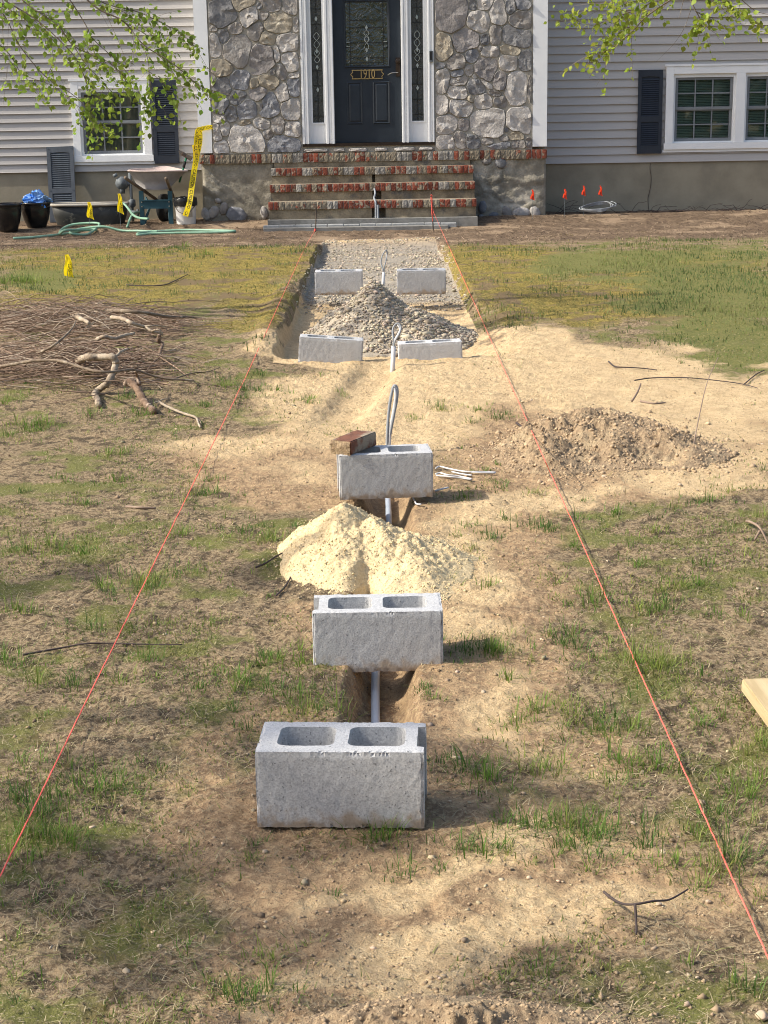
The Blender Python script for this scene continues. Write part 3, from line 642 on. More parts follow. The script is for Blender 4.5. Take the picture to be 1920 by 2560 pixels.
# low stones under the door sill
ust = MB().box(c[0] - .002, c[7] + .002, YW + .002, YW + .08, ledge_z + .002, dz0 - .031).build('sill_wall', 'mortar', house)
for (a, b, t) in ((722, 888, 'L'), (915, 992, 'M'), (1012, 1138, 'L'), (1182, 1268, 'L'), (1306, 1448, 'L'), (1470, 1562, 'L')):
    x0, x1 = kx(a, 970), kx(b, 970); z0, z1 = ledge_z + .008, dz0 - .055; pts = []
    N = 14
    for k in range(N):
        th = 2 * math.pi * k / N; cc, sn = math.cos(th), math.sin(th); pts.append(((x0 + x1) / 2 + (x1 - x0) / 2 * math.copysign(abs(cc) ** .45, cc) * rng.uniform(.94, 1), (z0 + z1) / 2 + (z1 - z0) / 2 * math.copysign(abs(sn) ** .5, sn) * rng.uniform(.85, 1)))
    xm, zm = (x0 + x1) / 2, (z0 + z1) / 2; vs = [(x, YW + .001, z) for x, z in pts] + [(xm + (x - xm) * .9, YW - .03 - rng.uniform(0, .012), zm + (z - zm) * .8) for x, z in pts] + [(xm, YW - .045, zm)]
    MB().add(vs, [(k, (k + 1) % N, N + (k + 1) % N, N + k) for k in range(N)] + [(N + k, N + (k + 1) % N, 2 * N) for k in range(N)]).build('stone', 'st' + t, ust)

# ---- brick course of the ledge
BH = .118
def brick_mesh(w, h, d, seed, amp=.006):
    r = random.Random(seed); nx, nz = 4, 4; vs = []; fs = []
    for i in range(nx + 1):
        for j in range(nz + 1):
            ed = (i in (0, nx)) + (j in (0, nz)); x = -w / 2 + w * i / nx; z = h * j / nz
            vs.append((x * (1 - .03 * (ed > 1)), -r.uniform(0, amp) + (.003 if ed else 0) + (.003 if ed > 1 else 0), z))
    I = lambda i, j: i * (nz + 1) + j
    for i in range(nx):
        for j in range(nz): fs.append((I(i, j), I(i + 1, j), I(i + 1, j + 1), I(i, j + 1)))
    b0 = len(vs); ring = [I(i, 0) for i in range(nx + 1)] + [I(nx, j) for j in range(1, nz + 1)] + [I(i, nz) for i in range(nx - 1, -1, -1)] + [I(0, j) for j in range(nz - 1, 0, -1)]
    vs += [(vs[k][0], d, vs[k][2]) for k in ring]; n = len(ring)
    fs += [(ring[k], b0 + k, b0 + (k + 1) % n, ring[(k + 1) % n]) for k in range(n)]
    return MB().add(vs, fs)
bm_cache = {}
def bmesh_for(kind, w, h, d):
    key = (kind, rng.randrange(5), round(w, 3), round(h, 3))
    if key not in bm_cache: bm_cache[key] = brick_mesh(w, h, d, hash(key) & 0xffff,   .003 if kind == 'brick' else .007).mesh('brick', kind)
    return bm_cache[key]
KLa = crop(640, 360, 5.184); KLb = crop(920, 360, 5.184)
def course(parent, x0, x1, z_top, h, Y, reds, stones_, d=.085):
    n = max(1, round((x1 - x0) / .0705)); p = (x1 - x0) / n
    MB().box(x0 + .004, x1 - .004, Y + .0075, Y + .03, z_top - h + .002, z_top - .006).build('mortar_bed', 'mortar', parent)
    for i in range(n):
        x = x0 + (i + .5) * p
        u, _ = uv_of(np.array([x]), np.array([Y]), np.array([z_top])); u = float(u[0])
        kind = 'brick' if any(a <= u <= b for a, b in reds) else ('whitestone' if any(a <= u <= b for a, b in stones_) else 'coated')
        if kind != 'brick' and rng.random() < .06: kind = 'brick'
        hh = h * rng.uniform(.95, 1.0); me = bmesh_for(kind, round(p - .006, 3), round(h, 3), d)
        o = link('brick', me, parent); o.location = (x + rng.uniform(-.002, .002), Y + rng.uniform(-.006, .006), z_top - h + rng.uniform(-.002, .002)); o.rotation_euler = (0, rng.uniform(-.02, .02), rng.uniform(-.02, .02))
a_ = lambda lst: [(640 + p / 5.184, 640 + q / 5.184) for p, q in lst]; b_ = lambda lst: [(920 + p / 5.184, 920 + q / 5.184) for p, q in lst]
lm = MB().box(bx0 - .0, bx1, YW - .055, YW + .1, ledge_z - BH - .002, ledge_z - .003).build('brick_ledge', 'mortar', house)
course(lm, bx0, bx1, ledge_z, BH, YW - .062, [(480 + 105 / 2.592, 480 + 140 / 2.592), (480 + 400 / 2.592, 480 + 466 / 2.592)] + a_([(610, 800), (1255, 1395)]) + b_([(600, 730), (1100, 1165), (1250, 1312), (1455, 1525), (1600, 1680)]) + [(960 + 1262 / 3.456, 960 + 1365 / 3.456), (960 + 1378 / 3.456, 1370)],
       a_([(200, 360), (460, 605)]) + b_([(400, 590), (805, 975), (985, 1090)]))
# ---- stuccoed base of the bay, stones showing through
def rough_panel(x0, x1, z0, z1, Y, name, mat, seed, amp=.02):
    nx, nz = int((x1 - x0) / .022), int((z1 - z0) / .022); xs = np.linspace(x0, x1, nx + 1); zs = np.linspace(z0, z1, nz + 1); XX, ZZ = np.meshgrid(xs, zs)
    f = fbm(XX + seed, ZZ * 2.2, 2.6, 3) * amp + fbm(XX + seed, ZZ, 14, 3) * amp * .5
    ps = [(random.Random(seed + i).uniform(x0, x1), random.Random(seed * 3 + i).uniform(z0, z1)) for i in range(9)]
    D = np.sort(np.stack([np.hypot(XX - a, (ZZ - b) * 1.3) + .05 * fbm(XX, ZZ, 5, 2) for a, b in ps]), 0); crack = np.exp(-((D[1] - D[0]) / .022) ** 2)
    mask = ss(-.1, .15, fbm(XX + 3 * seed, ZZ, 1.7, 2)); YY = Y - f + crack * .02 * mask
    YY[:, 0] += .02; YY[:, -1] += .02
    vs = [tuple(p) for p in np.stack([XX, YY, ZZ], -1).reshape(-1, 3)]; I = lambda j, i: j * (nx + 1) + i
    m_ = MB().add(vs, [(I(j, i), I(j, i + 1), I(j + 1, i + 1), I(j + 1, i)) for j in range(nz) for i in range(nx)])
    m_.box(x0 + .004, x1 - .004, Y + .035, YG + .3, z0, z1); return m_.build(name, mat, house, True)
st_x0, st_x1 = P(676.3, 421, 22.62).x, P(1184.5, 414, 22.62).x
for (x0, x1, sd) in ((P(508, 470, YW).x, st_x0 + .03, 11), (st_x1 - .03, P(1364, 470, YW).x, 23)):
    pn = rough_panel(x0, x1, -.2, ledge_z - BH - .003, YW - .02, 'stucco_base', 'stucco', sd, .022 if sd == 11 else .035)
    lst = [(140, 1375, 38, 40, 'L'), (205, 1350, 30, 40, 'M'), (290, 1395, 72, 52, 'B'), (90, 1390, 28, 45, 'L'), (470, 1380, 30, 40, 'L'), (170, 1300, 20, 20, 'M')] if sd == 11 else []
    for (a, b, ra, rb, t) in lst + ([(890, 1385, 45, 40, 'M'), (1005, 1400, 48, 60, 'D'), (850, 1790, 42, 50, 'B'), (945, 1860, 40, 30, 'B'), (1060, 1840, 40, 62, 'M'), (1180, 1845, 72, 60, 'L'), (1305, 1835, 45, 55, 'L'), (1215, 1890, 28, 20, 'L'), (840, 1880, 30, 30, 'D'), (1140, 1340, 90, 30, 'L')] if sd == 23 else []):
        if sd == 23: u, v = K3(a, b); k = 1 / 3.456
        else: u, v = K2(a, b); k = 1 / 2.592
        p = P(u, v, YW); k *= YW / F; N = 16; vs = []; ph = rng.uniform(0, 9)
        rr = [1 + .25 * math.sin(2 * th_ + ph) * .6 + rng.uniform(-.08, .08) for th_ in [2 * math.pi * q / N for q in range(N)]]
        for (f, d) in ((1, -.03), (.95, .012), (.7, .03)):
            for q in range(N): th_ = 2 * math.pi * q / N; vs.append((p.x + math.cos(th_) * ra * k * f * rr[q], YW - .022 - d - rng.uniform(0, .008), p.z + math.sin(th_) * rb * k * f * rr[q]))
        vs.append((p.x, YW - .06, p.z)); fs = [(j * N + q, j * N + (q + 1) % N, (j + 1) * N + (q + 1) % N, (j + 1) * N + q) for j in range(2) for q in range(N)] + [(2 * N + q, 2 * N + (q + 1) % N, 3 * N) for q in range(N)]
        MB().add(vs, fs).build('stone', 'st' + t, pn, True)
# foundation crack line, right wing
cr = MB(); cr.tube(spline([P(*K4(a, b), YG + .027) for a, b in ((818, 1168), (815, 1210), (824, 1270), (818, 1340), (804, 1400), (800, 1430), (806, 1500))], 3), .004, 4); cr.build('crack', 'steel', house)

# ================================================================ front steps
steps = empty('front_steps', ((st_x0 + st_x1) / 2, 22.2, GH), 'stripped brick and mortar front steps below the navy door', 'steps')
rows = [(22.62, 417.5), (22.27, 458.5), (21.92, 502)]
zprev = ledge_z; base_z = P(930, 545.5, 21.88).z
zt = [P(930, v, Y).z for (Y, v) in rows]
reds = [a_([(265, 545), (765, 905), (985, 1050), (1350, 1412)]) + b_([(265, 330), (365, 405), (415, 482), (640, 700), (785, 850), (862, 920), (1090, 1370)]),
        a_([(325, 545), (620, 690), (760, 1480)]) + b_([(110, 335), (415, 935), (1105, 1168), (1255, 1322), (1335, 1402)]),
        a_([(155, 300), (1080, 1560)]) + b_([(160, 372), (605, 752), (835, 890), (905, 1050), (1130, 1195), (1205, 1272), (1365, 1420)])]
whites = [a_([(550, 760), (1140, 1265), (185, 260)]) + b_([(110, 230), (480, 635), (935, 1090)]), a_([(160, 235), (545, 615)]) + b_([(945, 1060)]), a_([(900, 1060)]) + b_([(900, 1110), (440, 600)])]
slot0, slot1 = P(929, 450, 22.6).x, P(937, 450, 22.6).x
MB().box(st_x0 + .03, st_x1 - .03, YW - .045, YW + .06, zt[0] - .1, ledge_z - BH - .003).build('riser', 'riser', steps)
for i, (Y, v) in enumerate(rows):
    x0, x1 = st_x0, st_x1; zlow = zt[i + 1] if i < 2 else base_z
    yr = Y + .03
    rs = MB()                                              # riser body below the bricks, with a slot for conduits
    sl0 = P(934, 440, Y).x - .02 + (.05 if i == 2 else .0); sl1 = sl0 + (.04 if i == 0 else .12)
    if i == 2: sl0 -= .06
    for (a, b) in ((x0 + .01, sl0), (sl1, x1 - .01)):
        nx = max(2, int((b - a) / .03)); vs = []
        for j, z in enumerate(np.linspace(zlow - .05, zt[i] - BH * .82, 7)):
            for k in range(nx + 1):
                x = a + (b - a) * k / nx; vs.append((x, yr - .016 * float(fbm(np.array([x + i * 7]), np.array([z * 1.5]), 6, 3)[0]) - (.012 if j == 0 else 0), z))
        rs.add(vs, [(j * (nx + 1) + k, j * (nx + 1) + k + 1, (j + 1) * (nx + 1) + k + 1, (j + 1) * (nx + 1) + k) for j in range(6) for k in range(nx)])
    rs.box(x0 + .01, x1 - .01, yr + .12, YW - .03, -.2, zt[i] - BH * .8)
    for (a, b) in ((x0 + .011, sl0 - .001), (sl1 + .001, x1 - .011)): rs.box(a, b, yr + .022, yr + .119, -.2, zt[i] - BH * .8 - .001)
    rs.build('riser', 'riser', steps, True)
    td = MB().box(x0 + .004, x1 - .004, Y + .02, (rows[i - 1][0] + .1) if i else YW - .08, zt[i] - BH * .79, zt[i] - .004); td.build('tread', 'coated', steps)
    hB = P(930, v, Y).z - P(930, v + 18.5, Y).z
    course(steps, x0, x1, zt[i], hB, Y, reds[i], whites[i])
MB().box(P(669, 555, 21.8).x, P(1194, 545, 21.8).x, 21.80, 22.1, -.2, base_z - .002).build('footing', 'concrete', steps)
# conduits rising in the slot of the steps
cn = MB(); q = [(1530, 570), (1545, 640), (1530, 690), (1550, 760), (1552, 950)]
cnd = [P(*KLa(a, b), 21.9 + (.33 if b < 745 else 0)) for a, b in q]
cn.tube(spline([(cnd[0].x, 22.3, cnd[0].z), (cnd[1].x, 22.18, cnd[1].z), (cnd[2].x, 22.0, cnd[2].z), (cnd[3].x, 21.90, cnd[3].z), (cnd[4].x, 21.90, base_z - .02)], 5), .013, 8)
x2 = P(*KLa(1580, 850), 21.9).x; cn.tube([(x2, 21.89, base_z - .02), (x2, 21.89, P(*KLa(1580, 790), 21.9).z)], .015, 8)
tag(cn.build('conduit', 'wire', None), 'grey electrical conduits rising in the slot of the steps', 'conduit')
# pavers at the foot of the steps
pv_root = MB().box(P(660, 575, 21.6).x, P(1120, 560, 21.6).x, 21.5, 21.79, -.2, P(930, 560, 21.6).z - .03).build('paver_border', 'concrete', None)
tag(pv_root, 'border of pale grey concrete pavers at the foot of the steps', 'pavers')
pzt = P(930, 559, 21.75).z
pmz = MB(); bmq = bmesh.new(); bmesh.ops.create_cube(bmq, size=1); bmesh.ops.scale(bmq, vec=(.206, .104, .06), verts=bmq.verts); bmesh.ops.bevel(bmq, geom=bmq.edges[:], offset=.006, segments=1, affect='EDGES')
pav = bpy.data.meshes.new('paver'); bmq.to_mesh(pav); bmq.free(); pav.materials.append(mt['paver'])
for r_ in range(2):
    x = P(657, 575, 21.6).x + (.1 if r_ else 0)
    while x < P(1115, 565, 21.6).x:
        o = link('paver', pav, pv_root); o.location = (x + .103, 21.73 - r_ * .112, pzt - .03 - .035 * r_ + rng.uniform(-.003, .003)); o.rotation_euler = (rng.uniform(-.02, .02) + .04 * r_, 0, rng.uniform(-.01, .01)); x += .211

# ================================================================ cinder blocks
def block_mesh(L, D, H, recess, seed):
    t = .034 if D > .16 else .028; rc = .018
    xs = [-L / 2, -L / 2 + rc, -L / 2 + .046, -.016, .016, L / 2 - .046, L / 2 - rc, L / 2]; ys = [-D / 2, -D / 2 + t, D / 2 - t, D / 2]
    bm = bmesh.new(); vg = {}
    def V_(x, y, z):
        k = (round(x, 5), round(y, 5), round(z, 5))
        if k not in vg: vg[k] = bm.verts.new((x, y, z))
        return vg[k]
    solid = lambda i, j: not (j == 1 and (i in (2, 4) or (i == 6 and recess > 0) or (i == 0 and recess < 0)))
    nx, ny = len(xs) - 1, len(ys) - 1
    for i in range(nx):
        for j in range(ny):
            if not solid(i, j): continue
            x0, x1, y0, y1 = xs[i], xs[i + 1], ys[j], ys[j + 1]
            bm.faces.new([V_(x0, y0, H), V_(x1, y0, H), V_(x1, y1, H), V_(x0, y1, H)]); bm.faces.new([V_(x0, y0, 0), V_(x0, y1, 0), V_(x1, y1, 0), V_(x1, y0, 0)])
            for (di, dj, a, b) in ((-1, 0, (x0, y1), (x0, y0)), (1, 0, (x1, y0), (x1, y1)), (0, -1, (x0, y0), (x1, y0)), (0, 1, (x1, y1), (x0, y1))):
                ii, jj = i + di, j + dj
                if 0 <= ii < nx and 0 <= jj < ny and solid(ii, jj): continue
                bm.faces.new([V_(*a, 0), V_(*b, 0), V_(*b, H), V_(*a, H)])
    bmesh.ops.recalc_face_normals(bm, faces=bm.faces)
    core = [e for e in bm.edges if abs(e.verts[0].co.z - e.verts[1].co.z) > .1 and abs(e.verts[0].co.y) < D / 2 - .01 and abs(e.verts[0].co.x) < L / 2 - .03]
    bmesh.ops.bevel(bm, geom=core, offset=.022, segments=3, affect='EDGES', profile=.5)
    # taper cores a touch
    for v in bm.verts:
        if v.co.z > H / 2 and abs(v.co.y) < D / 2 - .01 and abs(v.co.x) < L / 2 - .03: v.co.y *= .96
    bmesh.ops.triangulate(bm, faces=bm.faces)
    for _ in range(7):
        e = [e for e in bm.edges if e.calc_length() > .013]
        if not e: break
        bmesh.ops.subdivide_edges(bm, edges=e, cuts=1); bmesh.ops.triangulate(bm, faces=[f for f in bm.faces if len(f.verts) > 3])
    for v in bm.verts:
        c = v.co; n_ = v.normal
        q = float(fbm(np.array([c.x * 1.3 + c.y * .7 + seed]), np.array([c.z + c.y * 1.9]), 60, 2)[0])
        edge = (abs(abs(c.x) - L / 2) < .006) + (abs(abs(c.y) - D / 2) < .006) + (abs(c.z - H) < .006 or c.z < .006)
        k = .0012 * q
        if edge >= 2:
            ch = float(fbm(np.array([c.x * 2 + c.z + seed * 3]), np.array([c.y * 2 - c.z]), 30, 3)[0])
            k += -.0012 - .009 * max(0, ch) - .002 * abs(q)
        v.co = c + n_ * k
    me = bpy.data.meshes.new('cinder_block'); bm.to_mesh(me); bm.free(); me.materials.append(mt['cmu'])
    me.polygons.foreach_set('use_smooth', [True] * len(me.polygons)); me.set_sharp_from_angle(angle=R(45)); return me
def dirty_base(m, c, h):                    # soil splashed on the lowest courses of a block
    n, l = m.node_tree.nodes, m.node_tree.links; b = n['Principled BSDF']; src = b.inputs['Base Color'].links[0].from_socket
    tc = n.new('ShaderNodeTexCoord'); sp = n.new('ShaderNodeSeparateXYZ'); l.new(tc.outputs['Object'], sp.inputs[0]); t = n.new('ShaderNodeTexNoise'); t.inputs['Scale'].default_value = 28; t.inputs['Detail'].default_value = 6; l.new(tc.outputs['Object'], t.inputs['Vector'])
    a = n.new('ShaderNodeMath'); a.operation = 'MULTIPLY_ADD'; l.new(t.outputs[0], a.inputs[0]); a.inputs[1].default_value = -.16; l.new(sp.outputs['Z'], a.inputs[2])
    r = n.new('ShaderNodeMapRange'); r.inputs[1].default_value = -.075; r.inputs[2].default_value = h - .075; r.inputs[3].default_value = .8; r.inputs[4].default_value = 0; l.new(a.outputs[0], r.inputs[0])
    t2 = n.new('ShaderNodeTexNoise'); t2.inputs['Scale'].default_value = 7; t2.inputs['Detail'].default_value = 4; l.new(tc.outputs['Object'], t2.inputs['Vector']); r2 = n.new('ShaderNodeMapRange'); r2.inputs[1].default_value = .45; r2.inputs[2].default_value = .75; r2.inputs[3].default_value = 0; r2.inputs[4].default_value = .22; l.new(t2.outputs[0], r2.inputs[0])
    x = n.new('ShaderNodeMix'); x.data_type = 'RGBA'; l.new(r.outputs[0], x.inputs[0]); l.new(src, x.inputs[6]); x.inputs[7].default_value = (*c, 1)
    y = n.new('ShaderNodeMix'); y.data_type = 'RGBA'; l.new(r2.outputs[0], y.inputs[0]); l.new(x.outputs[2], y.inputs[6]); y.inputs[7].default_value = (.36, .33, .28, 1); l.new(y.outputs[2], b.inputs['Base Color'])
dirty_base(mt['cmu'], (.33, .245, .16), .04)
bA = block_mesh(.39, .19, .19, 1, 1); bB = block_mesh(.39, .19, .19, -1, 2); bC = block_mesh(.39, .14, .19, 0, 3); bD = block_mesh(.39, .19, .19, 0, 4)
def block(me, u0, u1, vb, rz, label, ry=0, rx=0, D=.19, sink=0, Zd=None):
    uc = (u0 + u1) / 2; Zd = Zd or F * .39 * math.cos(rz) / (u1 - u0)
    d = ray(uc, vb); f = CR @ Vector((0, 0, -1)); p = Vector((0, 0, CAMH)) + d * (Zd / d.dot(f))
    o = link('cinder_block', me); o.rotation_euler = (rx, ry, rz)
    off = Euler((rx, ry, rz)).to_matrix() @ Vector((0, D / 2, 0)); o.location = (p.x + off.x, p.y + off.y, p.z - sink)
    return tag(o, label, 'cinder block', 'cinder blocks along the walkway'), o.location
blk1, q1 = block(bA, 642, 1062, 2071, R(-3.2), 'largest, nearest grey cinder block, over the end of the conduit trench')
blk2, q2 = block(bB, 784, 1109, 1681, R(.3), 'grey cinder block standing in front of the yellow sand pile')
blk3, q3 = block(bB, 850, 1084, 1247, R(4.5), 'grey cinder block with a red brick resting on its corner')
blk4, q4 = block(bC, 744, 904, 912, R(0), 'tilted cinder block left of the white conduit, its right end sunk in sand', R(4.5), 0, .14, .03)
blk5, q5 = block(bC, 999, 1158, 926, R(2), 'cinder block right of the white conduit, half set in the sand', R(-1.5), 0, .14, .02)
blk6, q6 = block(bD, 788, 907, 737, R(0), 'far cinder block left of the gravel pile crest', 0, 0, .19, .0)
blk7, q7 = block(bD, 993, 1115, 736, R(0), 'far cinder block right of the gravel pile crest', 0, 0, .19, .0)

# brick on the third block
Lb, Wb, Hb = .2, .095, .06
bm = bmesh.new(); bmesh.ops.create_cube(bm, size=1); bmesh.ops.scale(bm, vec=(Lb, Wb, Hb), verts=bm.verts); bmesh.ops.bevel(bm, geom=bm.edges[:], offset=.004, segments=2, affect='EDGES'); bmesh.ops.subdivide_edges(bm, edges=bm.edges[:], cuts=3, use_grid_fill=True)
for v in bm.verts: v.co += v.normal * float(fbm(np.array([v.co.x + v.co.z]), np.array([v.co.y + 2 * v.co.z]), 40, 2)[0]) * .004
me = bpy.data.meshes.new('loose_brick'); bm.to_mesh(me); bm.free()
mt['loosebrick'] = M('loose_brick', (.20, .085, .052), (.13, .06, .04), 25, .9, .6, 80, c3=(.30, .245, .18), c3s=9, c3lo=.48, c3hi=.58); me.materials.append(mt['loosebrick'])
lb = link('loose_brick', me); lb.rotation_euler = (0, R(-2), R(58)); tag(lb, 'old red brick with mortar crust lying on a cinder block', 'brick')
lb.location = (q3.x - .125, q3.y + .0, q3.z + .19 + .031)
mc = MB(); r_ = random.Random(4); vs = []
for j in range(5):
    for i in range(7): vs.append((-Lb / 2 - .002 - r_.uniform(0, .010) * (0 < j < 4), -Wb / 2 + Wb * i / 6, -Hb / 2 + Hb * j / 4))
mc.add(vs, [(j * 7 + i, (j + 1) * 7 + i, (j + 1) * 7 + i + 1, j * 7 + i + 1) for j in range(4) for i in range(6)])
o = mc.build('mortar_crust', 'soilpile', None); o.parent = lb

# ================================================================ heaps
def heap(name, x0, x1, y0, y1, hf, mat, label, cat, step=.012, kind='stuff', root=None):
    xs = np.arange(x0, x1, step); ys = np.arange(y0, y1, step); X_, Y_ = np.meshgrid(xs, ys); h = hf(X_, Y_); g_ = ground(X_, Y_, False, False); Z_ = np.where(h > 0, g_ + h, g_ - .05)
    nx, ny = len(xs), len(ys); i = np.arange(nx * ny).reshape(ny, nx); keep = (h[:-1, :-1] > -.01) | (h[1:, 1:] > -.01)
    a, b, c_, e = (i[:-1, :-1][keep], i[:-1, 1:][keep], i[1:, 1:][keep], i[1:, :-1][keep])
    T = np.concatenate([np.stack([a, b, c_], -1), np.stack([a, c_, e], -1)]); V_ = np.stack([X_, Y_, Z_], -1).reshape(-1, 3)
    used = np.unique(T); re = np.full(len(V_), -1); re[used] = np.arange(len(used))
    me = tri_mesh(name, V_[used], re[T], mat, smooth=True); o = link(name, me, root)
    if not root: tag(o, label, cat, kind=kind)
    return o
def cone(x, y, cx, cy, rx, ry, H, p=1.0):
    d = np.sqrt(((x - cx) / rx) ** 2 + ((y - cy) / ry) ** 2); return H * (1 - d ** p)
def sand_h(x, y):
    w = .05 * fbm(x, y, 5, 3); n = .03 * fbm(x, y, 8, 3) + .012 * fbm(x, y, 34, 3, .7) + .010 * np.abs(fbm(x, y, 90, 3, .7))
    h = np.maximum(np.maximum(cone(x + w, y + w, -.135, 5.88, .265, .55, .215, .95), cone(x + w, y + w, .085, 5.70, .245, .45, .12, 1.0)), cone(x + w, y + w, -.02, 5.8, .24, .45, .17, 1.0))
    h = h - .05 * np.exp(-((x + .06 - .12 * (y - 5.5)) / .04) ** 2) * (1 - ss(5.35, 5.75, y))
    return h + n * np.clip(h / .05, 0, 1)
heap('sand_pile', -.75, .75, 5.0, 6.7, sand_h, 'sandpile', 'heap of pale yellow sand between two cinder blocks', 'sand pile', .0055)
def grav_h(x, y):
    n = .03 * fbm(x, y, 5, 3); h = np.maximum(cone(x + n, y, -.05, 11.6, .52, .88, .42, .95), cone(x, y + n, .22, 11.4, .46, .72, .25, .98)); return h + n * np.clip(h / .05, 0, 1)
gp = empty('gravel_pile', (0, 11.4, .02), 'heap of grey crushed stone and dust in the walkway between block pairs', 'gravel pile')
heap('stone_dust', -.8, 1.0, 9.9, 12.8, grav_h, 'gravelpile', None, None, .018, root=gp)
def soil_h(x, y):
    n = .08 * fbm(x, y, 4, 3, .6) + .022 * fbm(x, y, 22, 4, .75) + .012 * np.abs(fbm(x, y, 60, 3, .7)); h = np.maximum(cone(x + n, y, 1.08, 7.7, .47, .55, .16, .9), cone(x + n, y + n, .78, 7.45, .3, .35, .07)); h = np.maximum(h, cone(x + n, y, 1.36, 7.5, .27, .35, .085)); return h + n * np.clip(h / .04, 0, 1)
heap('soil_mound', .2, 2.2, 6.8, 8.6, soil_h, 'soilpile', 'low mound of brown dug soil on the sand right of the walkway', 'soil mound', .009)
def spoil_h(x, y):
    n = .05 * fbm(x, y, 7, 4, .65) + .03 * np.abs(fbm(x, y, 30, 3, .65)); h = cone(x + n, y + n, .12, 2.56, .36, .22, .05, .8); return h + n * np.clip(h / .02, 0, 1)
heap('spoil_heap', -.3, .6, 2.3, 2.85, spoil_h, 'soilpile', 'crumbly brown soil clods at the bottom edge', 'soil', .006)

# crushed stones
def pebble_soup(pts, sizes, cols, name, label, parent=None, squash=.7):
    n_ = len(pts); base = []
    for s_ in range(6):
        b = bmesh.new(); bmesh.ops.create_icosphere(b, subdivisions=1, radius=1); r2 = random.Random(s_)
        base.append((np.array([tuple(v.co * r2.uniform(.5, 1.25)) for v in b.verts]), np.array([[v.index for v in f.verts] for f in b.faces]))); b.free()
    rs = np.random.RandomState(11); VV = []; TT = []; CC = []; off = 0
    for k in range(n_):
        v, t = base[rs.randint(6)]; a = rs.rand() * 6.28; ca, sa = math.cos(a), math.sin(a); q = v * [1.2, .9, squash] * sizes[k]
        q = np.stack([q[:, 0] * ca - q[:, 1] * sa, q[:, 0] * sa + q[:, 1] * ca, q[:, 2]], -1) + pts[k]; VV.append(q); TT.append(t + off); off += len(v); CC.append(np.tile(cols[k], (len(v), 1)))
    o = link(name, tri_mesh(name, np.concatenate(VV), np.concatenate(TT), 'gravel', np.concatenate(CC)), parent)
    if parent: o['kind'] = 'stuff'
    else: tag(o, label, None, kind='stuff')
    return o
rs = np.random.RandomState(5)
def scat(n, x0, x1, y0, y1, f):
    x = rs.uniform(x0, x1, n * 4); y = rs.uniform(y0, y1, n * 4); k = rs.rand(n * 4) < f(x, y); return x[k][:n], y[k][:n]
gcol = lambda n: np.array([.42, .355, .265]) * rs.uniform(.7, 1.3, (n, 1)) * rs.uniform(.95, 1.05, (n, 3))
x, y = scat(8000, -.7, .95, 10.2, 12.6, lambda x, y: np.clip(grav_h(x, y) * 30, 0, 1) * np.clip(.25 + .8 * (x + .25), .12, 1) * np.clip(1.2 - .4 * (y - 11), .1, 1))
pebble_soup(np.stack([x, y, ground(x, y, False) + grav_h(x, y) + .004], -1), rs.gamma(1.6, .0036, len(x)) + .003, gcol(len(x)), 'stone_chip', '', gp)
x, y = scat(5200, -.68, .72, 13.0, 20.2, lambda x, y: np.clip(.25 + .9 * (fbm(x, y, 1.5, 3) + .1), 0, 1))
pebble_soup(np.stack([x, y, ground(x, y) + .004], -1), rs.gamma(1.5, .0032, len(x)) + .003, gcol(len(x)), 'gravel', 'grey crushed stone spread along the far walkway bed')
x, y = scat(1500, -2.2, 2.4, 2.3, 9, lambda x, y: np.clip(.25 + zones(x, y)[1] * .8, 0, 1) * np.clip(3 / y, 0, 1))
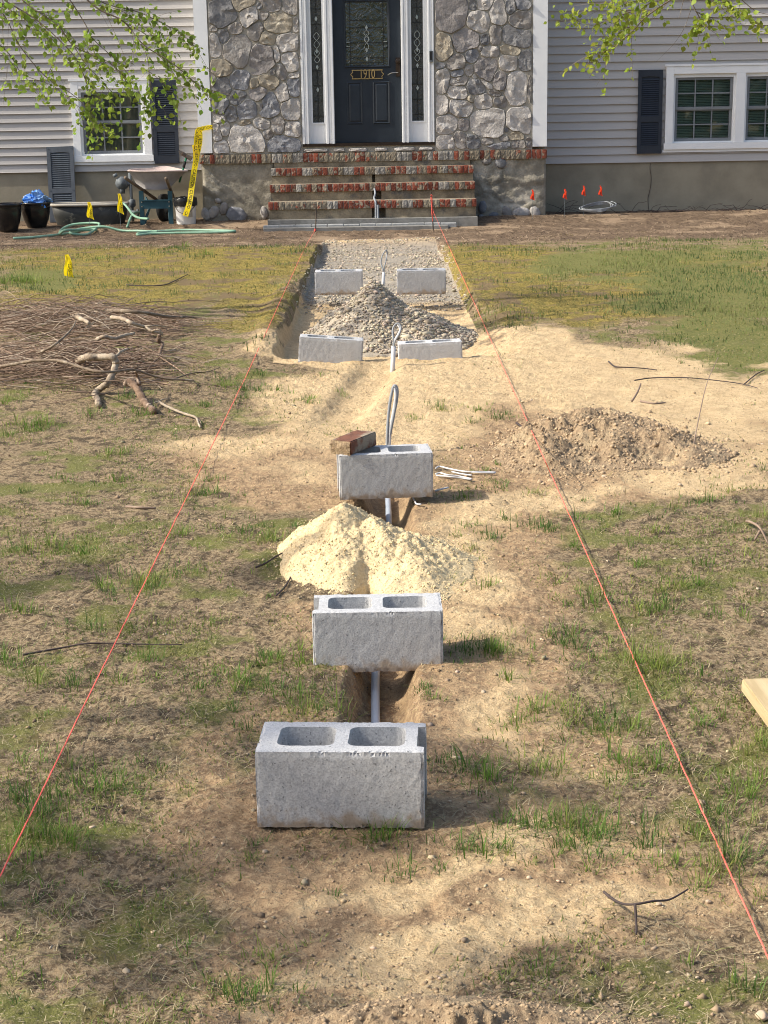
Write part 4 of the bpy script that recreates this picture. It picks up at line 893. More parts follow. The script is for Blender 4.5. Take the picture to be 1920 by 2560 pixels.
def crumbs():
    n_ = 34000; y = 2.25 + 7.5 * rs.rand(n_) ** 1.8; x = rs.uniform(-1, 1, n_) * (.32 + .27 * y); z_ = zones(x, y); bare = np.maximum(z_[0], z_[1]); k = rs.rand(n_) < (.3 + .7 * bare) * (.2 + .9 * ss(-.2, .3, fbm(x, y, 4, 3))); x, y, sd = x[k], y[k], z_[0][k]; n_ = len(x)
    sz = (rs.gamma(1.5, .0011, n_) + .0012) * (1 + .05 * y); b = np.array([[1, 0, 0], [-1, 0, 0], [0, 1, 0], [0, -1, 0], [0, 0, .8], [0, 0, -.8]], float); f = np.array([[0, 2, 4], [2, 1, 4], [1, 3, 4], [3, 0, 4], [2, 0, 5], [1, 2, 5], [3, 1, 5], [0, 3, 5]])
    V_ = b[None] * rs.uniform(.5, 1.3, (n_, 6, 1)); a = rs.rand(n_) * 6.28; ca, sa = np.cos(a)[:, None], np.sin(a)[:, None]; V_ = np.stack([V_[..., 0] * ca - V_[..., 1] * sa, V_[..., 0] * sa + V_[..., 1] * ca, V_[..., 2]], -1) * sz[:, None, None] + np.stack([x, y, ground(x, y)], -1)[:, None]
    c_ = (np.array([.27, .195, .125]) * (1 - sd[:, None]) + np.array([.46, .35, .21]) * sd[:, None]) * rs.uniform(.6, 1.35, (n_, 1)); T_ = (f[None] + (np.arange(n_) * 6)[:, None, None]).reshape(-1, 3)
    HH = (('soil_mound', soil_h, (.3, 1.75, 6.9, 8.4), (.40, .295, .185), 5000, .0045), ('sand_pile', sand_h, (-.55, .45, 5.1, 6.6), (.62, .49, .28), 9000, .0019), ('spoil_heap', spoil_h, (-.35, .6, 2.3, 2.9), (.36, .265, .165), 3500, .0025))
    for nm, hf, (a0, a1, b0_, b1), col_, cnt, s0_ in HH:
        xx = rs.uniform(a0, a1, cnt * 3); yy = rs.uniform(b0_, b1, cnt * 3); hh_ = hf(xx, yy); kk = rs.rand(cnt * 3) < np.where(hh_ > 0, .75, np.exp(hh_ / .018) * .7); xx, yy, hh_ = xx[kk][:cnt], yy[kk][:cnt], np.maximum(hh_[kk][:cnt], 0); m2 = len(xx)
        s2 = rs.gamma(1.3, s0_ * .6, m2) + s0_ * .5; q_ = b[None] * rs.uniform(.5, 1.3, (m2, 6, 1)) * s2[:, None, None] + np.stack([xx, yy, np.where(hh_ > 0, ground(xx, yy, False, False) + hh_, ground(xx, yy))], -1)[:, None]
        T2 = (f[None] + (np.arange(m2) * 6)[:, None, None]).reshape(-1, 3); tag(link(nm + '_crumbs', tri_mesh(nm + '_crumbs', q_.reshape(-1, 3), T2, 'gravel', np.repeat(np.array(col_) * rs.uniform(.75, 1.25, (m2, 1)), 6, 0))), 'loose crumbs spilled over and around the ' + nm.replace('_', ' '), None, kind='stuff')
    tag(link('soil_crumbs', tri_mesh('soil_crumbs', V_.reshape(-1, 3), T_, 'gravel', np.repeat(c_, 6, 0))), 'loose crumbs of soil on the trampled ground', None, kind='stuff')
crumbs()
pc = np.array([.42, .33, .22]) * rs.uniform(.55, 1.4, (len(x), 1)) * rs.uniform(.93, 1.07, (len(x), 3))
pebble_soup(np.stack([x, y, ground(x, y) + .001], -1), rs.gamma(1.6, .0016, len(x)) + .0016, pc, 'pebble', 'tiny pebbles and soil crumbs scattered over the bare soil')

# larger single stones
KA = crop(560, 1650, 2.592); KC = crop(1200, 1850, 2.304); KD = crop(1200, 1150, 2.304); KE = crop(0, 1900, 2.37)
stn = [(KA, 265, 1247, 42, 'round tan stone left below the nearest cinder block'), (KC, 880, 487, 36, 'flat tan stone beside a tall grass stem right of the nearest block'), (KC, 1140, 561, 18, 'small cream pebble just left of the right-hand string, level with the nearest block base'),
       (KC, 668, 82, 22, 'brown round pebble up in the grass right of the nearest block'), (KC, 1030, 948, 40, 'cream stone just above the forked dark twig'), (KC, 1315, 936, 34, 'pale oval stone between the forked twig and the right string'),
       (KC, 282, 797, 30, 'flat pale stone sunk in sand left of the forked twig'), (KC, 1203, 1358, 30, 'left of two touching brown stones below the forked twig'), (KC, 1252, 1372, 24, 'right of two touching brown stones below the forked twig'), (KC, 1460, 1356, 30, 'tan stone lying near the lower end of the right string'),
       (KC, 1586, 1370, 22, 'grey-brown round stone at the right edge below the string'), (KC, 780, 1527, 28, 'pale flat stone on sand near the bottom edge'), (KC, 1625, 1600, 75, 'big tan stone cut by the lower right corner'), (KC, 1360, 1552, 22, 'cream angular stone near the bottom right'),
       (KD, 1150, 148, 30, 'tan stone at the right foot of the soil mound'), (KD, 712, 97, 28, 'pale lump of stone at the near foot of the soil mound'), (KD, 1600, 745, 26, 'pale knobbly stone in thin grass near the right edge'),
       (KE, 945, 1107, 32, 'pinkish tan flat stone on the left in thin straw'), (KE, 1152, 1357, 28, 'tan stone low on the left beside two smaller ones'), (KE, 1060, 1482, 32, 'brown stone near the bottom left edge'), (KE, 1572, 962, 22, 'half-buried grey stone left of the bare sand')]
for i, (KK, a, b, w, lab) in enumerate(stn):
    u, v = KK(a, b); p = G(u, v); r2 = random.Random(i); dist = (p - Vector((0, 0, CAMH))).length; rad = w / 2 / (2.592 if KK is KA else 2.304) * dist / F
    bm = bmesh.new(); bmesh.ops.create_icosphere(bm, subdivisions=3, radius=1); k1 = r2.uniform(.75, .95); k2 = r2.uniform(.5, .7)
    for vv in bm.verts:
        n_ = float(fbm(np.array([vv.co.x + 5 * i + vv.co.z]), np.array([vv.co.y + vv.co.z]), 1.3, 3)[0]); vv.co = vv.co * (1 + .35 * n_); vv.co.y *= k1; vv.co.z *= k2
    bmesh.ops.scale(bm, vec=(rad,) * 3, verts=bm.verts); me = bpy.data.meshes.new('stone'); bm.to_mesh(me); bm.free(); me.materials.append(mt['pebble']); me.polygons.foreach_set('use_smooth', [True] * len(me.polygons))
    o = link('stone', me); o.location = (p.x, p.y, p.z + rad * k2 * .5); o.rotation_euler = (0, 0, r2.uniform(0, 3)); tag(o, lab, 'stone', 'stones lying on the soil')

# ================================================================ conduit, wires, strings
def dpt(a, b, lift=0, Y=None):
    u, v = DD(a, b); return P(u, v, Y) if Y else G(u, v, lift)
cp = MB(); pts = []
for yy in np.arange(3.72, 7.3, .12): cx_ = -0.035 + 0.018 * (yy - 4.2); pts.append((cx_ + .012 * math.sin(yy * 2.2), yy, float(ground(np.array([cx_]), np.array([yy]), False)[0]) + .028 + .004 * math.sin(3 * yy)))
cp.tube(pts, .0135, 12); tag(cp.build('conduit', 'pvc', None, True), 'long grey conduit lying in the narrow trench under the cinder blocks', 'conduit')
def upright(base, top, loop, r, wr, label, extra=None):
    Yb = G(*DD(*base)).y; b = G(*DD(*base)); b.z -= .12; t = P(*DD(*top), Yb)
    rt = empty('conduit', tuple(b), label, 'conduit')
    if r: MB().tube([b, t], r, 12).build('pipe', 'cable_white', rt, True)
    MB().tube(spline([P(*DD(a, c_), Yb + dy) for a, c_, dy in loop], 6), wr, 6).build('wire', 'wire', rt, True)
    if extra: MB().tube(spline([P(*DD(a, c_), Yb + dy) for a, c_, dy in extra], 6), wr, 6).build('wire', 'cable_white', rt, True)
upright((846, 803), (850, 748), [(849, 756, 0), (850, 735, 0), (848, 715, .02), (853, 702, .03), (861, 699, .03), (866, 708, .02), (862, 722, 0), (853, 738, -.01), (851, 756, 0)], .014, .0055, 'pale upright conduit with a looped wire between the two nearer block pairs', [(850, 756, 0), (852, 736, 0), (860, 722, .01), (864, 711, .02), (859, 702, .03)])
upright((825, 616), (829, 588), [(829, 592, 0), (827, 580, 0), (823, 568, .02), (826, 552, .03), (834, 540, .03), (836, 548, .03), (834, 562, .0), (830, 578, 0), (829, 592, 0)], .014, .006, 'grey conduit stub with looped wire behind the gravel pile')
upright((838, 985), (838, 985), [(836, 985, 0), (837, 930, 0), (841, 880, .02), (848, 842, .03), (853, 833, .03), (858, 842, .03), (857, 862, .02), (849, 905, .0), (841, 950, 0), (838, 985, 0)], 0, .0075, 'tall loop of grey cable standing behind the block with the brick', [(840, 985, 0), (843, 930, 0), (850, 890, .01), (855, 855, .02), (852, 838, .03)])
lct = empty('loose_cable', tuple(G(*KS(1300, 360))), 'loose white cable ends on the soil right of the block with the brick', 'cable')
for pl in ([(1165, 330), (1190, 318), (1250, 332), (1320, 346), (1380, 352), (1470, 352), (1555, 356)], [(1340, 352), (1440, 358), (1550, 360)], [(1165, 368), (1195, 360), (1240, 372), (1320, 382), (1400, 400)], [(1170, 376), (1250, 384), (1330, 394), (1395, 402)], [(1270, 352), (1330, 366), (1400, 376)], [(1160, 478), (1200, 466), (1245, 455)], [(1015, 520), (1030, 545), (1040, 562), (1070, 565)]):
    MB().tube(spline([G(*KS(a, b), .012) for a, b in pl], 5), .0038, 6).build('strand', 'cable_white', lct, True)
# stakes
stk = []
for (top, base, lab) in (((791, 517), (787.5, 580), 'thin dark iron stake at the left string by the pavers'), ((1078, 479), (1083, 557), 'iron stake wrapped in pink string right of the steps')):
    b = G(*base)
    if b.y > 21.25: b = P(*base, 21.25)
    t = P(*top, b.y); s = empty('string_stake', tuple(b), lab, 'stake', 'string stakes'); MB().tube([b - Vector((0, 0, .1)), t], .008, 8).build('rod', 'steel', s); stk.append((b, t, s))
b, t, s = stk[1]; wp = MB()
for k in range(60):
    pass
wp.tube([b.lerp(t, .25 + .65 * k / 59) + Vector((.013 * math.cos(k * 1.9), .013 * math.sin(k * 1.9), 0)) for k in range(60)], .004, 4); wp.tube([b + Vector((-.01, -.01, .02)), b.lerp(t, .75) + Vector((-.008, -.012, 0))], .005, 4)
wp.build('winding', 'string', s)
b0, t0, s0 = stk[0]; MB().tube([b0.lerp(t0, .03 + .1 * k / 20) + Vector((.012 * math.cos(k * 1.9), .012 * math.sin(k * 1.9), 0)) for k in range(20)], .004, 4).build('winding', 'string', s0)
def string(pts, label):
    m_ = MB()
    for k in range(len(pts) - 1):
        a, c_ = pts[k], pts[k + 1]; N = 10; m_.tube([a.lerp(c_, i / N) + Vector((random.uniform(-1, 1), 0, random.uniform(-1, 1))) * .0006 for i in range(N + 1)], .0019, 6)
    tag(m_.build('layout_string', 'string', None), label, 'string', 'pink mason strings marking the walkway edges')
kink = G(683, 812, .05); nearL = G(0, 2222, .025); nearR = G(1920, 2419, .05)
string([b0.lerp(t0, .06), G(770, 612, .03), G(752, 648, .03), G(735, 688, .035), G(717, 730, .04), G(700, 772, .05), kink] + [G(683 * (1 - k / 10), 812 + 1410 * k / 10, .025) for k in range(1, 10)] + [nearL, nearL + (nearL - kink).normalized() * 1.2], 'pink string on the left running from the iron stake over the lawn')
nearR = G(1920, 2419, .02); tR = b.lerp(t, .42)
sr = []
for k in np.concatenate([[.2, .4], np.arange(.6, 5, .2), np.arange(5, 14, 1)]):
    p = G(1092 + (1920 - 1092) * k / 14, 553 + (2419 - 553) * k / 14, .02); h_ = max(0, float(soil_h(np.array([p.x]), np.array([p.y]))[0]))
    if h_ > 0: d_ = Vector((0, 0, CAMH)) - p; p = p + d_ * ((h_ + .01) / d_.z)
    sr.append(p)
string([tR] + sr + [nearR, nearR + (nearR - sr[-1]).normalized() * 1.2], 'pink string on the right running from the wrapped stake to the corner')

# ================================================================ lumber at the right edge
c0 = dpt(1596, 1500, .0); lm_ = MB(); bm = bmesh.new(); bmesh.ops.create_cube(bm, size=1); bmesh.ops.scale(bm, vec=(.235, 1.3, .038), verts=bm.verts); bmesh.ops.bevel(bm, geom=bm.edges[:], offset=.004, segments=2, affect='EDGES')
me = bpy.data.meshes.new('lumber_plank'); bm.to_mesh(me); bm.free(); me.materials.append(mt['lumber']); o = link('lumber_plank', me); o.rotation_euler = (0, 0, R(2)); o.location = (c0.x + .125 + .02, c0.y - .65, c0.z + .03); tag(o, 'yellow softwood plank lying on the grass at the right edge', 'plank')

# ================================================================ fallen branches, brush, twigs
def gnarl(name, pts, r, mat, label, lift=.03, r1=None, KK=KB, sides=7, kinds='branch', forks=()):
    def lifted(a, b, c_):
        p = G(*KK(a, b), lift); h_ = (c_[0] * 1.15 if c_ else 0); d_ = Vector((0, 0, CAMH)) - p; return p + d_ * (h_ / d_.z)
    p3 = [lifted(a, b, c_) for (a, b, *c_) in pts]; sp = spline(p3, 6); N = len(sp); r1 = r1 or r * .6; rr = random.Random(len(label))
    sp = [p + Vector((rr.uniform(-1, 1), rr.uniform(-1, 1), rr.uniform(-1, 1))) * r * .10 for p in sp]
    m_ = MB(); m_.tube(sp, [(r + (r1 - r) * i / N) * rr.uniform(.92, 1.09) * (1 + .05 * math.sin(i * 1.3 + len(label))) for i in range(N)], sides)
    for fk in forks:
        q = spline([lifted(a, b, c_) for (a, b, *c_) in fk], 5); m_.tube(q, r * .5, 5, r1=r * .2)
    return tag(m_.build(name, mat, None, True), label, kinds, 'cut branches of the brush pile')
gnarl('fallen_branch', [(510, 960, .06), (560, 935, .12), (650, 935, .12), (730, 935, .12), (750, 980, .1), (730, 1050, .06), (690, 1110, .03), (640, 1150), (615, 1180), (635, 1215), (640, 1250)], .021, 'bark_pale', 'thick crooked pale branch bent like a hook on the brush pile', .02, .017, forks=[[(740, 940, .1), (775, 905, .12), (765, 880, .12)], [(775, 905, .12), (820, 885, .1), (860, 875, .1)]])
gnarl('fallen_branch', [(815, 1098, .05), (865, 1120, .04), (905, 1165, .03), (935, 1225), (965, 1260), (1000, 1290)], .024, 'bark_red', 'stubby reddish branch with flaky bark at the near side of the brush pile', .02, .02, forks=[[(905, 1120, .06), (890, 1060, .1), (880, 1030, .12)]])
gnarl('fallen_branch', [(725, 683, .14), (800, 695, .15), (860, 725, .14), (930, 745, .1), (985, 775, .08), (1050, 790, .05)], .014, 'bark_pale', 'pale bare branch on the far crest of the brush pile', .03, .008, forks=[[(930, 745, .1), (1000, 740, .1), (1080, 745, .06)], [(985, 775, .08), (1030, 765, .1), (1060, 810, .06)]])
gnarl('fallen_branch', [(500, 680, .12), (540, 700, .12), (580, 722, .1)], .018, 'bark_pale', 'short pale stub of wood at the top of the brush pile', .03)
gnarl('fallen_branch', [(-60, 1010, .03), (120, 975, .08), (260, 955, .12), (400, 962, .14), (560, 1012, .14), (700, 1035, .14), (860, 1018, .1), (1000, 1060, .06), (1120, 1080, .04), (1255, 1087, .03)], .010, 'bark', 'long dark limb lying across the front of the brush pile', .02, .005, forks=[[(1120, 1080, .04), (1250, 1040, .03), (1350, 1030, .03), (1430, 1000, .02)]])
gnarl('fallen_branch', [(1035, 785, .1), (1030, 830, .07), (1055, 850, .05), (1040, 890, .04), (1035, 935, .03)], .013, 'bark_red', 'knotty red-brown branch piece at the right end of the brush pile', .02, .009, forks=[[(1035, 935, .03), (1150, 1010, .03), (1250, 1090, .02)], [(1035, 935, .03), (990, 975, .03), (950, 1030, .03)]])
gnarl('fallen_branch', [(240, 912, .08), (330, 870, .14), (410, 815, .16), (470, 745, .16), (490, 700, .14)], .009, 'bark', 'straight grey limb slanting up over the left of the brush pile', .02, .004, forks=[[(410, 815, .16), (380, 850, .1)]])
gnarl('fallen_branch', [(1030, 1225), (1110, 1265), (1200, 1300), (1270, 1325), (1285, 1360), (1300, 1388)], .008, 'bark_pale', 'thin pale forked branch lying in front of the brush pile', .015, .005, forks=[[(1270, 1325), (1295, 1345), (1305, 1365)], [(1000, 1230), (1060, 1205), (1110, 1195)]])
gnarl('fallen_branch', [(630, 830, .1), (680, 812, .12), (740, 826, .1), (800, 805, .1), (870, 790, .1)], .013, 'bark_pale', 'sawn branch with a pale cut end in the middle of the brush pile', .03, .010)
gnarl('fallen_branch', [(700, 640, .1), (800, 640, .14), (950, 655, .12), (1100, 680, .08), (1220, 682, .04), (1310, 688, .02)], .014, 'bark', 'dark branch ends along the far side of the brush pile', .03, .007)
# mass of twigs
def brush():
    r2 = np.random.RandomState(8); m_ = MB()
    c0 = G(*KB(520, 900)); 
    for k in range(760):
        a = r2.uniform(-150, 1050); band = r2.rand()
        b = r2.normal(730, 55) if band < .55 else r2.normal(1000, 60)
        if b > 1150 or b < 600: continue
        if band >= .55 and a > 900: a -= 300
        p = G(*KB(a, b)); L = r2.uniform(.25, .9); th = r2.normal(0, .35) + (math.pi if r2.rand() < .5 else 0); hh = r2.rand() ** 1.3 * .19 * math.exp(-((a - 450) / 520) ** 2)
        pts = []; x, y = p.x - math.cos(th) * L / 2, p.y - math.sin(th) * L / 2
        bend = r2.normal(0, .5)
        for j in range(7):
            t = j / 6; th2 = th + bend * (t - .5) + r2.normal(0, .12); x += math.cos(th2) * L / 6; y += math.sin(th2) * L / 6
            pts.append(Vector((x, y, zg(x, y) + .01 + hh * (.5 + .5 * math.sin(math.pi * t)) + r2.uniform(-.01, .02))))
        r_ = r2.uniform(.0018, .0045); g_ = r2.uniform(.7, 1.25); cc = tuple(np.array([.25, .175, .125]) * g_) if r2.rand() < .75 else tuple(np.array([.40, .32, .24]) * g_)
        m_.tube(pts, r_, 4, r1=r_ * .4, col=cc, cap=False)
        if r2.rand() < .7:
            for _ in range(2):
                q = pts[r2.randint(2, 6)]; d = Vector((math.cos(th + r2.normal(0, .8)), math.sin(th + r2.normal(0, .8)), r2.uniform(-.1, .35))); ln = r2.uniform(.06, .25)
                m_.tube([q, q + d * ln * .5 + Vector((0, 0, .01)), q + d * ln], r_ * .6, 3, r1=r_ * .25, col=cc, cap=False)
    tag(m_.build('brush_pile', 'gravel', None), 'heap of cut brown twigs and brushwood on the left lawn', 'brush pile', kind='stuff')
brush()
# single twigs on the ground
def twig(KK, pls, r, mat, label, lift=.012):
    m_ = MB()
    for pl in pls: m_.tube(spline([G(*KK(a, b), lift + (c_[0] if c_ else 0)) for a, b, *c_ in pl], 5), r, 6, r1=r * .6)
    tag(m_.build('twig', mat, None, True), label, 'twig')
twig(KC, [[(713, 905, .0), (760, 970, .01), (820, 1025, .02), (890, 1054, .03), (1000, 1035, .03), (1090, 1000, .02), (1195, 940, .02)], [(890, 1054, .03), (900, 1100), (898, 1150)]], .0032, 'twig_dark', 'dark forked V-shaped twig on the sand at lower right')
twig(crop(1200, 520, 2.304), [[(210, 1250), (260, 1285), (300, 1305), (335, 1318)]], .006, 'twig_dark', 'short dark twig crossing the right string beside the soil mound', .01)
twig(crop(1200, 520, 2.304), [[(890, 1005), (1000, 990), (1200, 990), (1400, 1010), (1520, 1028), (1600, 1050)], [(1520, 1028), (1590, 970), (1640, 945)]], .004, 'twig_dark', 'long thin twig lying on the bright sand at right')
twig(crop(1200, 520, 2.304), [[(740, 895), (780, 925), (860, 930), (940, 935), (1020, 945)]], .005, 'twig_dark', 'dark twig on sand near the lower edge of the right lawn')
twig(crop(1200, 520, 2.304), [[(1230, 1420), (1260, 1360, .1), (1300, 1290, .2), (1360, 1230, .28)]], .003, 'twig', 'thin twig sticking up from the right side of the soil mound', .05)
twig(crop(1200, 520, 2.304), [[(870, 1350, .2), (900, 1320, .22), (920, 1290, .24)], [(920, 1350, .2), (1000, 1365, .2), (1060, 1345, .19)]], .006, 'twig', 'broken root ends poking out of the soil mound', .0)
twig(KB, [[(820, 455), (900, 460), (1050, 458), (1130, 430), (1220, 385)]], .006, 'twig_dark', 'thin dark stick on the mossy lawn above the brush pile')
twig(crop(0, 1050, 2.592), [[(150, 1545), (400, 1500), (560, 1472), (740, 1472), (1000, 1478), (1180, 1478)]], .0035, 'twig_dark', 'long thin dark twig crossing under the left string')
twig(crop(0, 1050, 2.592), [[(820, 570), (900, 576), (1010, 580)]], .007, 'twig', 'pale split stick lying in the grass on the left', .006)
twig(KS, [[(0, 975), (60, 950), (130, 905), (190, 872)], [(130, 1160), (190, 1100), (240, 1010)]], .004, 'twig_dark', 'dark twigs lying left of the sand pile')
twig(crop(1200, 1150, 2.304), [[(1535, 370), (1560, 420, .03), (1610, 470, .04), (1659, 500)], [(1610, 470, .03), (1580, 480)]], .006, 'twig', 'crooked pale twig in grass near the right edge')
def vine():
    m_ = MB(); r2 = random.Random(9)
    for k in range(46):
        u = r2.uniform(1540, 1915) if k < 36 else r2.uniform(1380, 1540); p = P(u, 540, 23.3); p.z = zg(p.x, 23.2); pts = [p]; a = r2.choice((0, math.pi)) + r2.uniform(-.6, .6); 
        for j in range(5): p = p + Vector((math.cos(a) * .06, r2.uniform(-.05, .03), r2.uniform(-.01, .04) * (2 if r2.random() < .25 else .6))); a += r2.uniform(-.4, .4); pts.append(p)
        m_.tube(pts, .005, 4, r1=.002)
    tag(m_.build('vine_stems', 'twig_dark', None), 'tangle of dead vine stems along the right foundation', None, kind='stuff')
vine()

# ================================================================ flags
def flag(name, top, base_v, w, h, mat, label, group, Y=None, txt=False, lean=0, tall=None):
    u, v = top; b = G(u, base_v); Yb = Y or b.y; zb_ = zg(P(u, base_v, Yb).x, Yb); t = P(u, v, Yb)
    rt = empty(name, (t.x, Yb, zb_), label, 'flag', group)
    MB().tube([(t.x + .01 + lean, Yb, zb_ - .05), (t.x, Yb, t.z)], .0022, 5).build('wire_stem', 'galv', rt)
    m_ = MB(); N = 8; r2 = random.Random(len(label)); vs = []
    for j in range(N + 1):
        s = j / N
        for i in range(5):
            q = i / 4; vs.append((t.x - .01 + w * (q * (.25 + .75 * s) - .3 * q * s) + .012 * math.sin(5 * s + r2.random() * .2) - .05 * w * math.sin(3 * s), Yb - .004 - .02 * math.sin(q * 4 + s * 3), t.z - h * s * (1 + .18 * q)))
    m_.add(vs, [(j * 5 + i, j * 5 + i + 1, (j + 1) * 5 + i + 1, (j + 1) * 5 + i) for j in range(N) for i in range(4)])
    m_.build('pennant', mat, rt)
    if txt:
        tv, tf = text_mesh('GAS', h * .30); MB().add([(t.x - .01 + w * .34 + p.y * .75, Yb - .032, t.z - h * .62 - p.x * .7) for p in tv], tf).build('lettering', 'black', rt)
yg = 'small yellow marker flags'
flag('marker_flag', (164, 636), 694, .13, .19, 'yellow', 'yellow marker flag alone on the left lawn, nearest of the three', yg, txt=True)
flag('marker_flag', (220, 505), 560, .13, .19, 'yellow', 'left of two yellow marker flags beside the green hose', yg, Y=21.2, txt=True)
flag('marker_flag', (296, 484), 556, .12, .23, 'yellow', 'right of two yellow marker flags, in front of the wheelbarrow pipe', yg, Y=21.6, txt=True)
rg = 'small red marker flags by the right foundation'
flag('marker_flag', (1330, 474), 552, .085, .12, 'redflag', 'leftmost red marker flag, in front of the stucco base', rg, Y=22.3)
flag('marker_flag', (1411, 472), 548, .085, .12, 'redflag', 'red marker flag on a tall wire, second from the left', rg, Y=22.6)
flag('marker_flag', (1458, 464), 545, .085, .12, 'redflag', 'red marker flag third from the left by the right foundation', rg, Y=22.8)
flag('marker_flag', (1500, 464), 545, .085, .12, 'redflag', 'rightmost red marker flag, above the coil of cable', rg, Y=22.8)

# ================================================================ things by the left wing
# leaning shutter
w_, z0_, z1_ = P(185, 400, 23.4).x - P(118, 400, 23.4).x, zg(-4.6, 23.2), P(150, 369, 23.45).z
H_ = z1_ - z0_ + .02; ang = math.atan2(.16, H_)
Ml = Matrix.Translation((P(120, 460, 23.36).x, 23.36, z0_)) @ Matrix.Rotation(-ang, 4, 'X') @ Matrix.Rotation(R(-1), 4, 'Y')
sh = shutter_mesh(None, 0, w_, 0, H_, 0, 'shutter_faded', Ml, 'loose_shutter'); tag(sh, 'faded blue-grey louvred shutter taken down and leaning on the house', 'shutter')
# pots
def pot(u, vrim, vbase, rpx, Y, label):
    p = P(u, vrim, Y); zb_ = zg(p.x, Y); H = p.z - zb_; r_ = rpx * Y / F
    prof = [(0, .0), (r_ * .62, .0), (r_ * .66, .02), (r_ * .82, H * .3), (r_ * .95, H * .62), (r_ * .985, H * .85), (r_ * .97, H * .9), (r_ * 1.03, H * .92), (r_ * 1.03, H), (r_ * .92, H), (r_ * .9, H * .8), (0, H * .78)]
    m_ = MB(); m_.lathe(prof, 32); m_.build('plant_pot', 'pot', None, True, (p.x, Y, zb_)); return tag(bpy.data.objects[m_o()], label, 'pot', 'glazed black plant pots'), p
def m_o(): return [o.name for o in COL.objects if o.name.startswith('plant_pot')][-1]
_, pp = pot(88, 505, 556, 36.5, 22.5, 'black glazed plant pot holding a crumpled blue bag')
pot(16, 508, 566, 36, 22.15, 'black glazed plant pot cut by the left edge')
bm = bmesh.new(); bmesh.ops.create_icosphere(bm, subdivisions=4, radius=1)
for v in bm.verts:
    n_ = float(fbm(np.array([v.co.x * 1.3 + 4]), np.array([v.co.y + v.co.z * 1.7]), 2.1, 3, .6)[0]); v.co = Vector((v.co.x * .15, v.co.y * .13, v.co.z * .12)) * (1 + .9 * n_)
me = bpy.data.meshes.new('blue_bag'); bm.to_mesh(me); bm.free(); me.materials.append(mt['blue']); o = link('plastic_bag', me); o.location = (pp.x + .02, 22.5, pp.z + .02); tag(o, 'crumpled blue plastic bag stuffed in a black pot', 'bag')
# long trough with pale rim
tx0, tx1, tzr = P(128, 512, 22.9).x, P(318, 511, 22.9).x, P(220, 511, 22.9).z; tb = zg(-3.8, 22.9); N = 40
tm = MB(); vs = []; cxm = (tx0 + tx1) / 2; hw = (tx1 - tx0) / 2
for (f, z) in ((.88, tb), (.95, tb + (tzr - tb) * .4), (1, tzr), (.97, tzr), (.9, tb + .08)):
    for k in range(N):
        a = 2 * math.pi * k / N; vs.append((cxm + hw * f * math.copysign(abs(math.cos(a)) ** .55, math.cos(a)), 22.95 + .2 * f * math.copysign(abs(math.sin(a)) ** .7, math.sin(a)), z))
tm.add(vs, [(j * N + k, j * N + (k + 1) % N, (j + 1) * N + (k + 1) % N, (j + 1) * N + k) for j in range(4) for k in range(N)] + [tuple(4 * N + k for k in range(N))])
tr_ = empty('trough', (cxm, 22.95, tb), 'long dark trough with a pale rim below the left window', 'trough'); tm.build('basin', 'trough', tr_, True)
rim = MB(); ring = [(cxm + hw * 1.005 * math.copysign(abs(math.cos(a)) ** .55, math.cos(a)), 22.95 + .205 * math.copysign(abs(math.sin(a)) ** .7, math.sin(a)), tzr) for a in [2 * math.pi * k / N for k in range(N + 1)]]
rim.tube(ring, .02, 8); rim.build('rim', 'palerim', tr_, True)
# gas regulator and riser pipe
K9 = crop(280, 400, 5.925); Yp = 23.3
g = empty('gas_riser', (P(*K9(290, 640), Yp).x, Yp, zg(-3.5, Yp)), 'grey gas regulator on a vertical riser pipe left of the wheelbarrow', 'gas pipe')
xp = P(*K9(275, 420), Yp).x; gm = MB(); gm.tube([(xp + .01, Yp, zg(xp, Yp) - .05), (xp, Yp, P(*K9(262, 190), Yp).z)], .022, 10); gm.build('pipe', 'galv', g, True)
gb = MB(); c9 = P(*K9(150, 345), Yp); s_ = Yp / F / 5.925
gb.lathe([(0, -.06), (.09, -.05), (.115, -.012), (.13, -.01), (.13, .01), (.115, .012), (.08, .05), (.04, .075), (0, .08)], 20)
gb.v = [(c9.x + x * .72, c9.y + z * 1.2, c9.z + y * .72) for x, y, z in gb.v]; gb.tube([(c9.x, c9.y, c9.z - .05), (c9.x, c9.y, c9.z - .14)], .035, 10); gb.tube([(c9.x + .05, c9.y, c9.z), (xp, Yp, c9.z - .02)], .03, 10); gb.tube([(c9.x - .08, c9.y, c9.z + .09), (c9.x - .1, c9.y, c9.z + .13)], .03, 8)
gb.build('regulator', 'galv', g, True)
vb = MB(); vz = P(*K9(290, 640), Yp).z; vb.lathe([(.022, -.06), (.05, -.04), (.05, .04), (.022, .06)], 10, (xp + .01, Yp, vz)); vb.tube([(xp - .02, Yp - .02, vz - .12), (xp + .12, Yp - .03, vz - .13)], .025, 8); vb.tube([(xp + .09, Yp - .04, vz - .19), (xp + .09, Yp - .04, vz - .08)], .018, 8); vb.build('valve', 'galv', g, True)
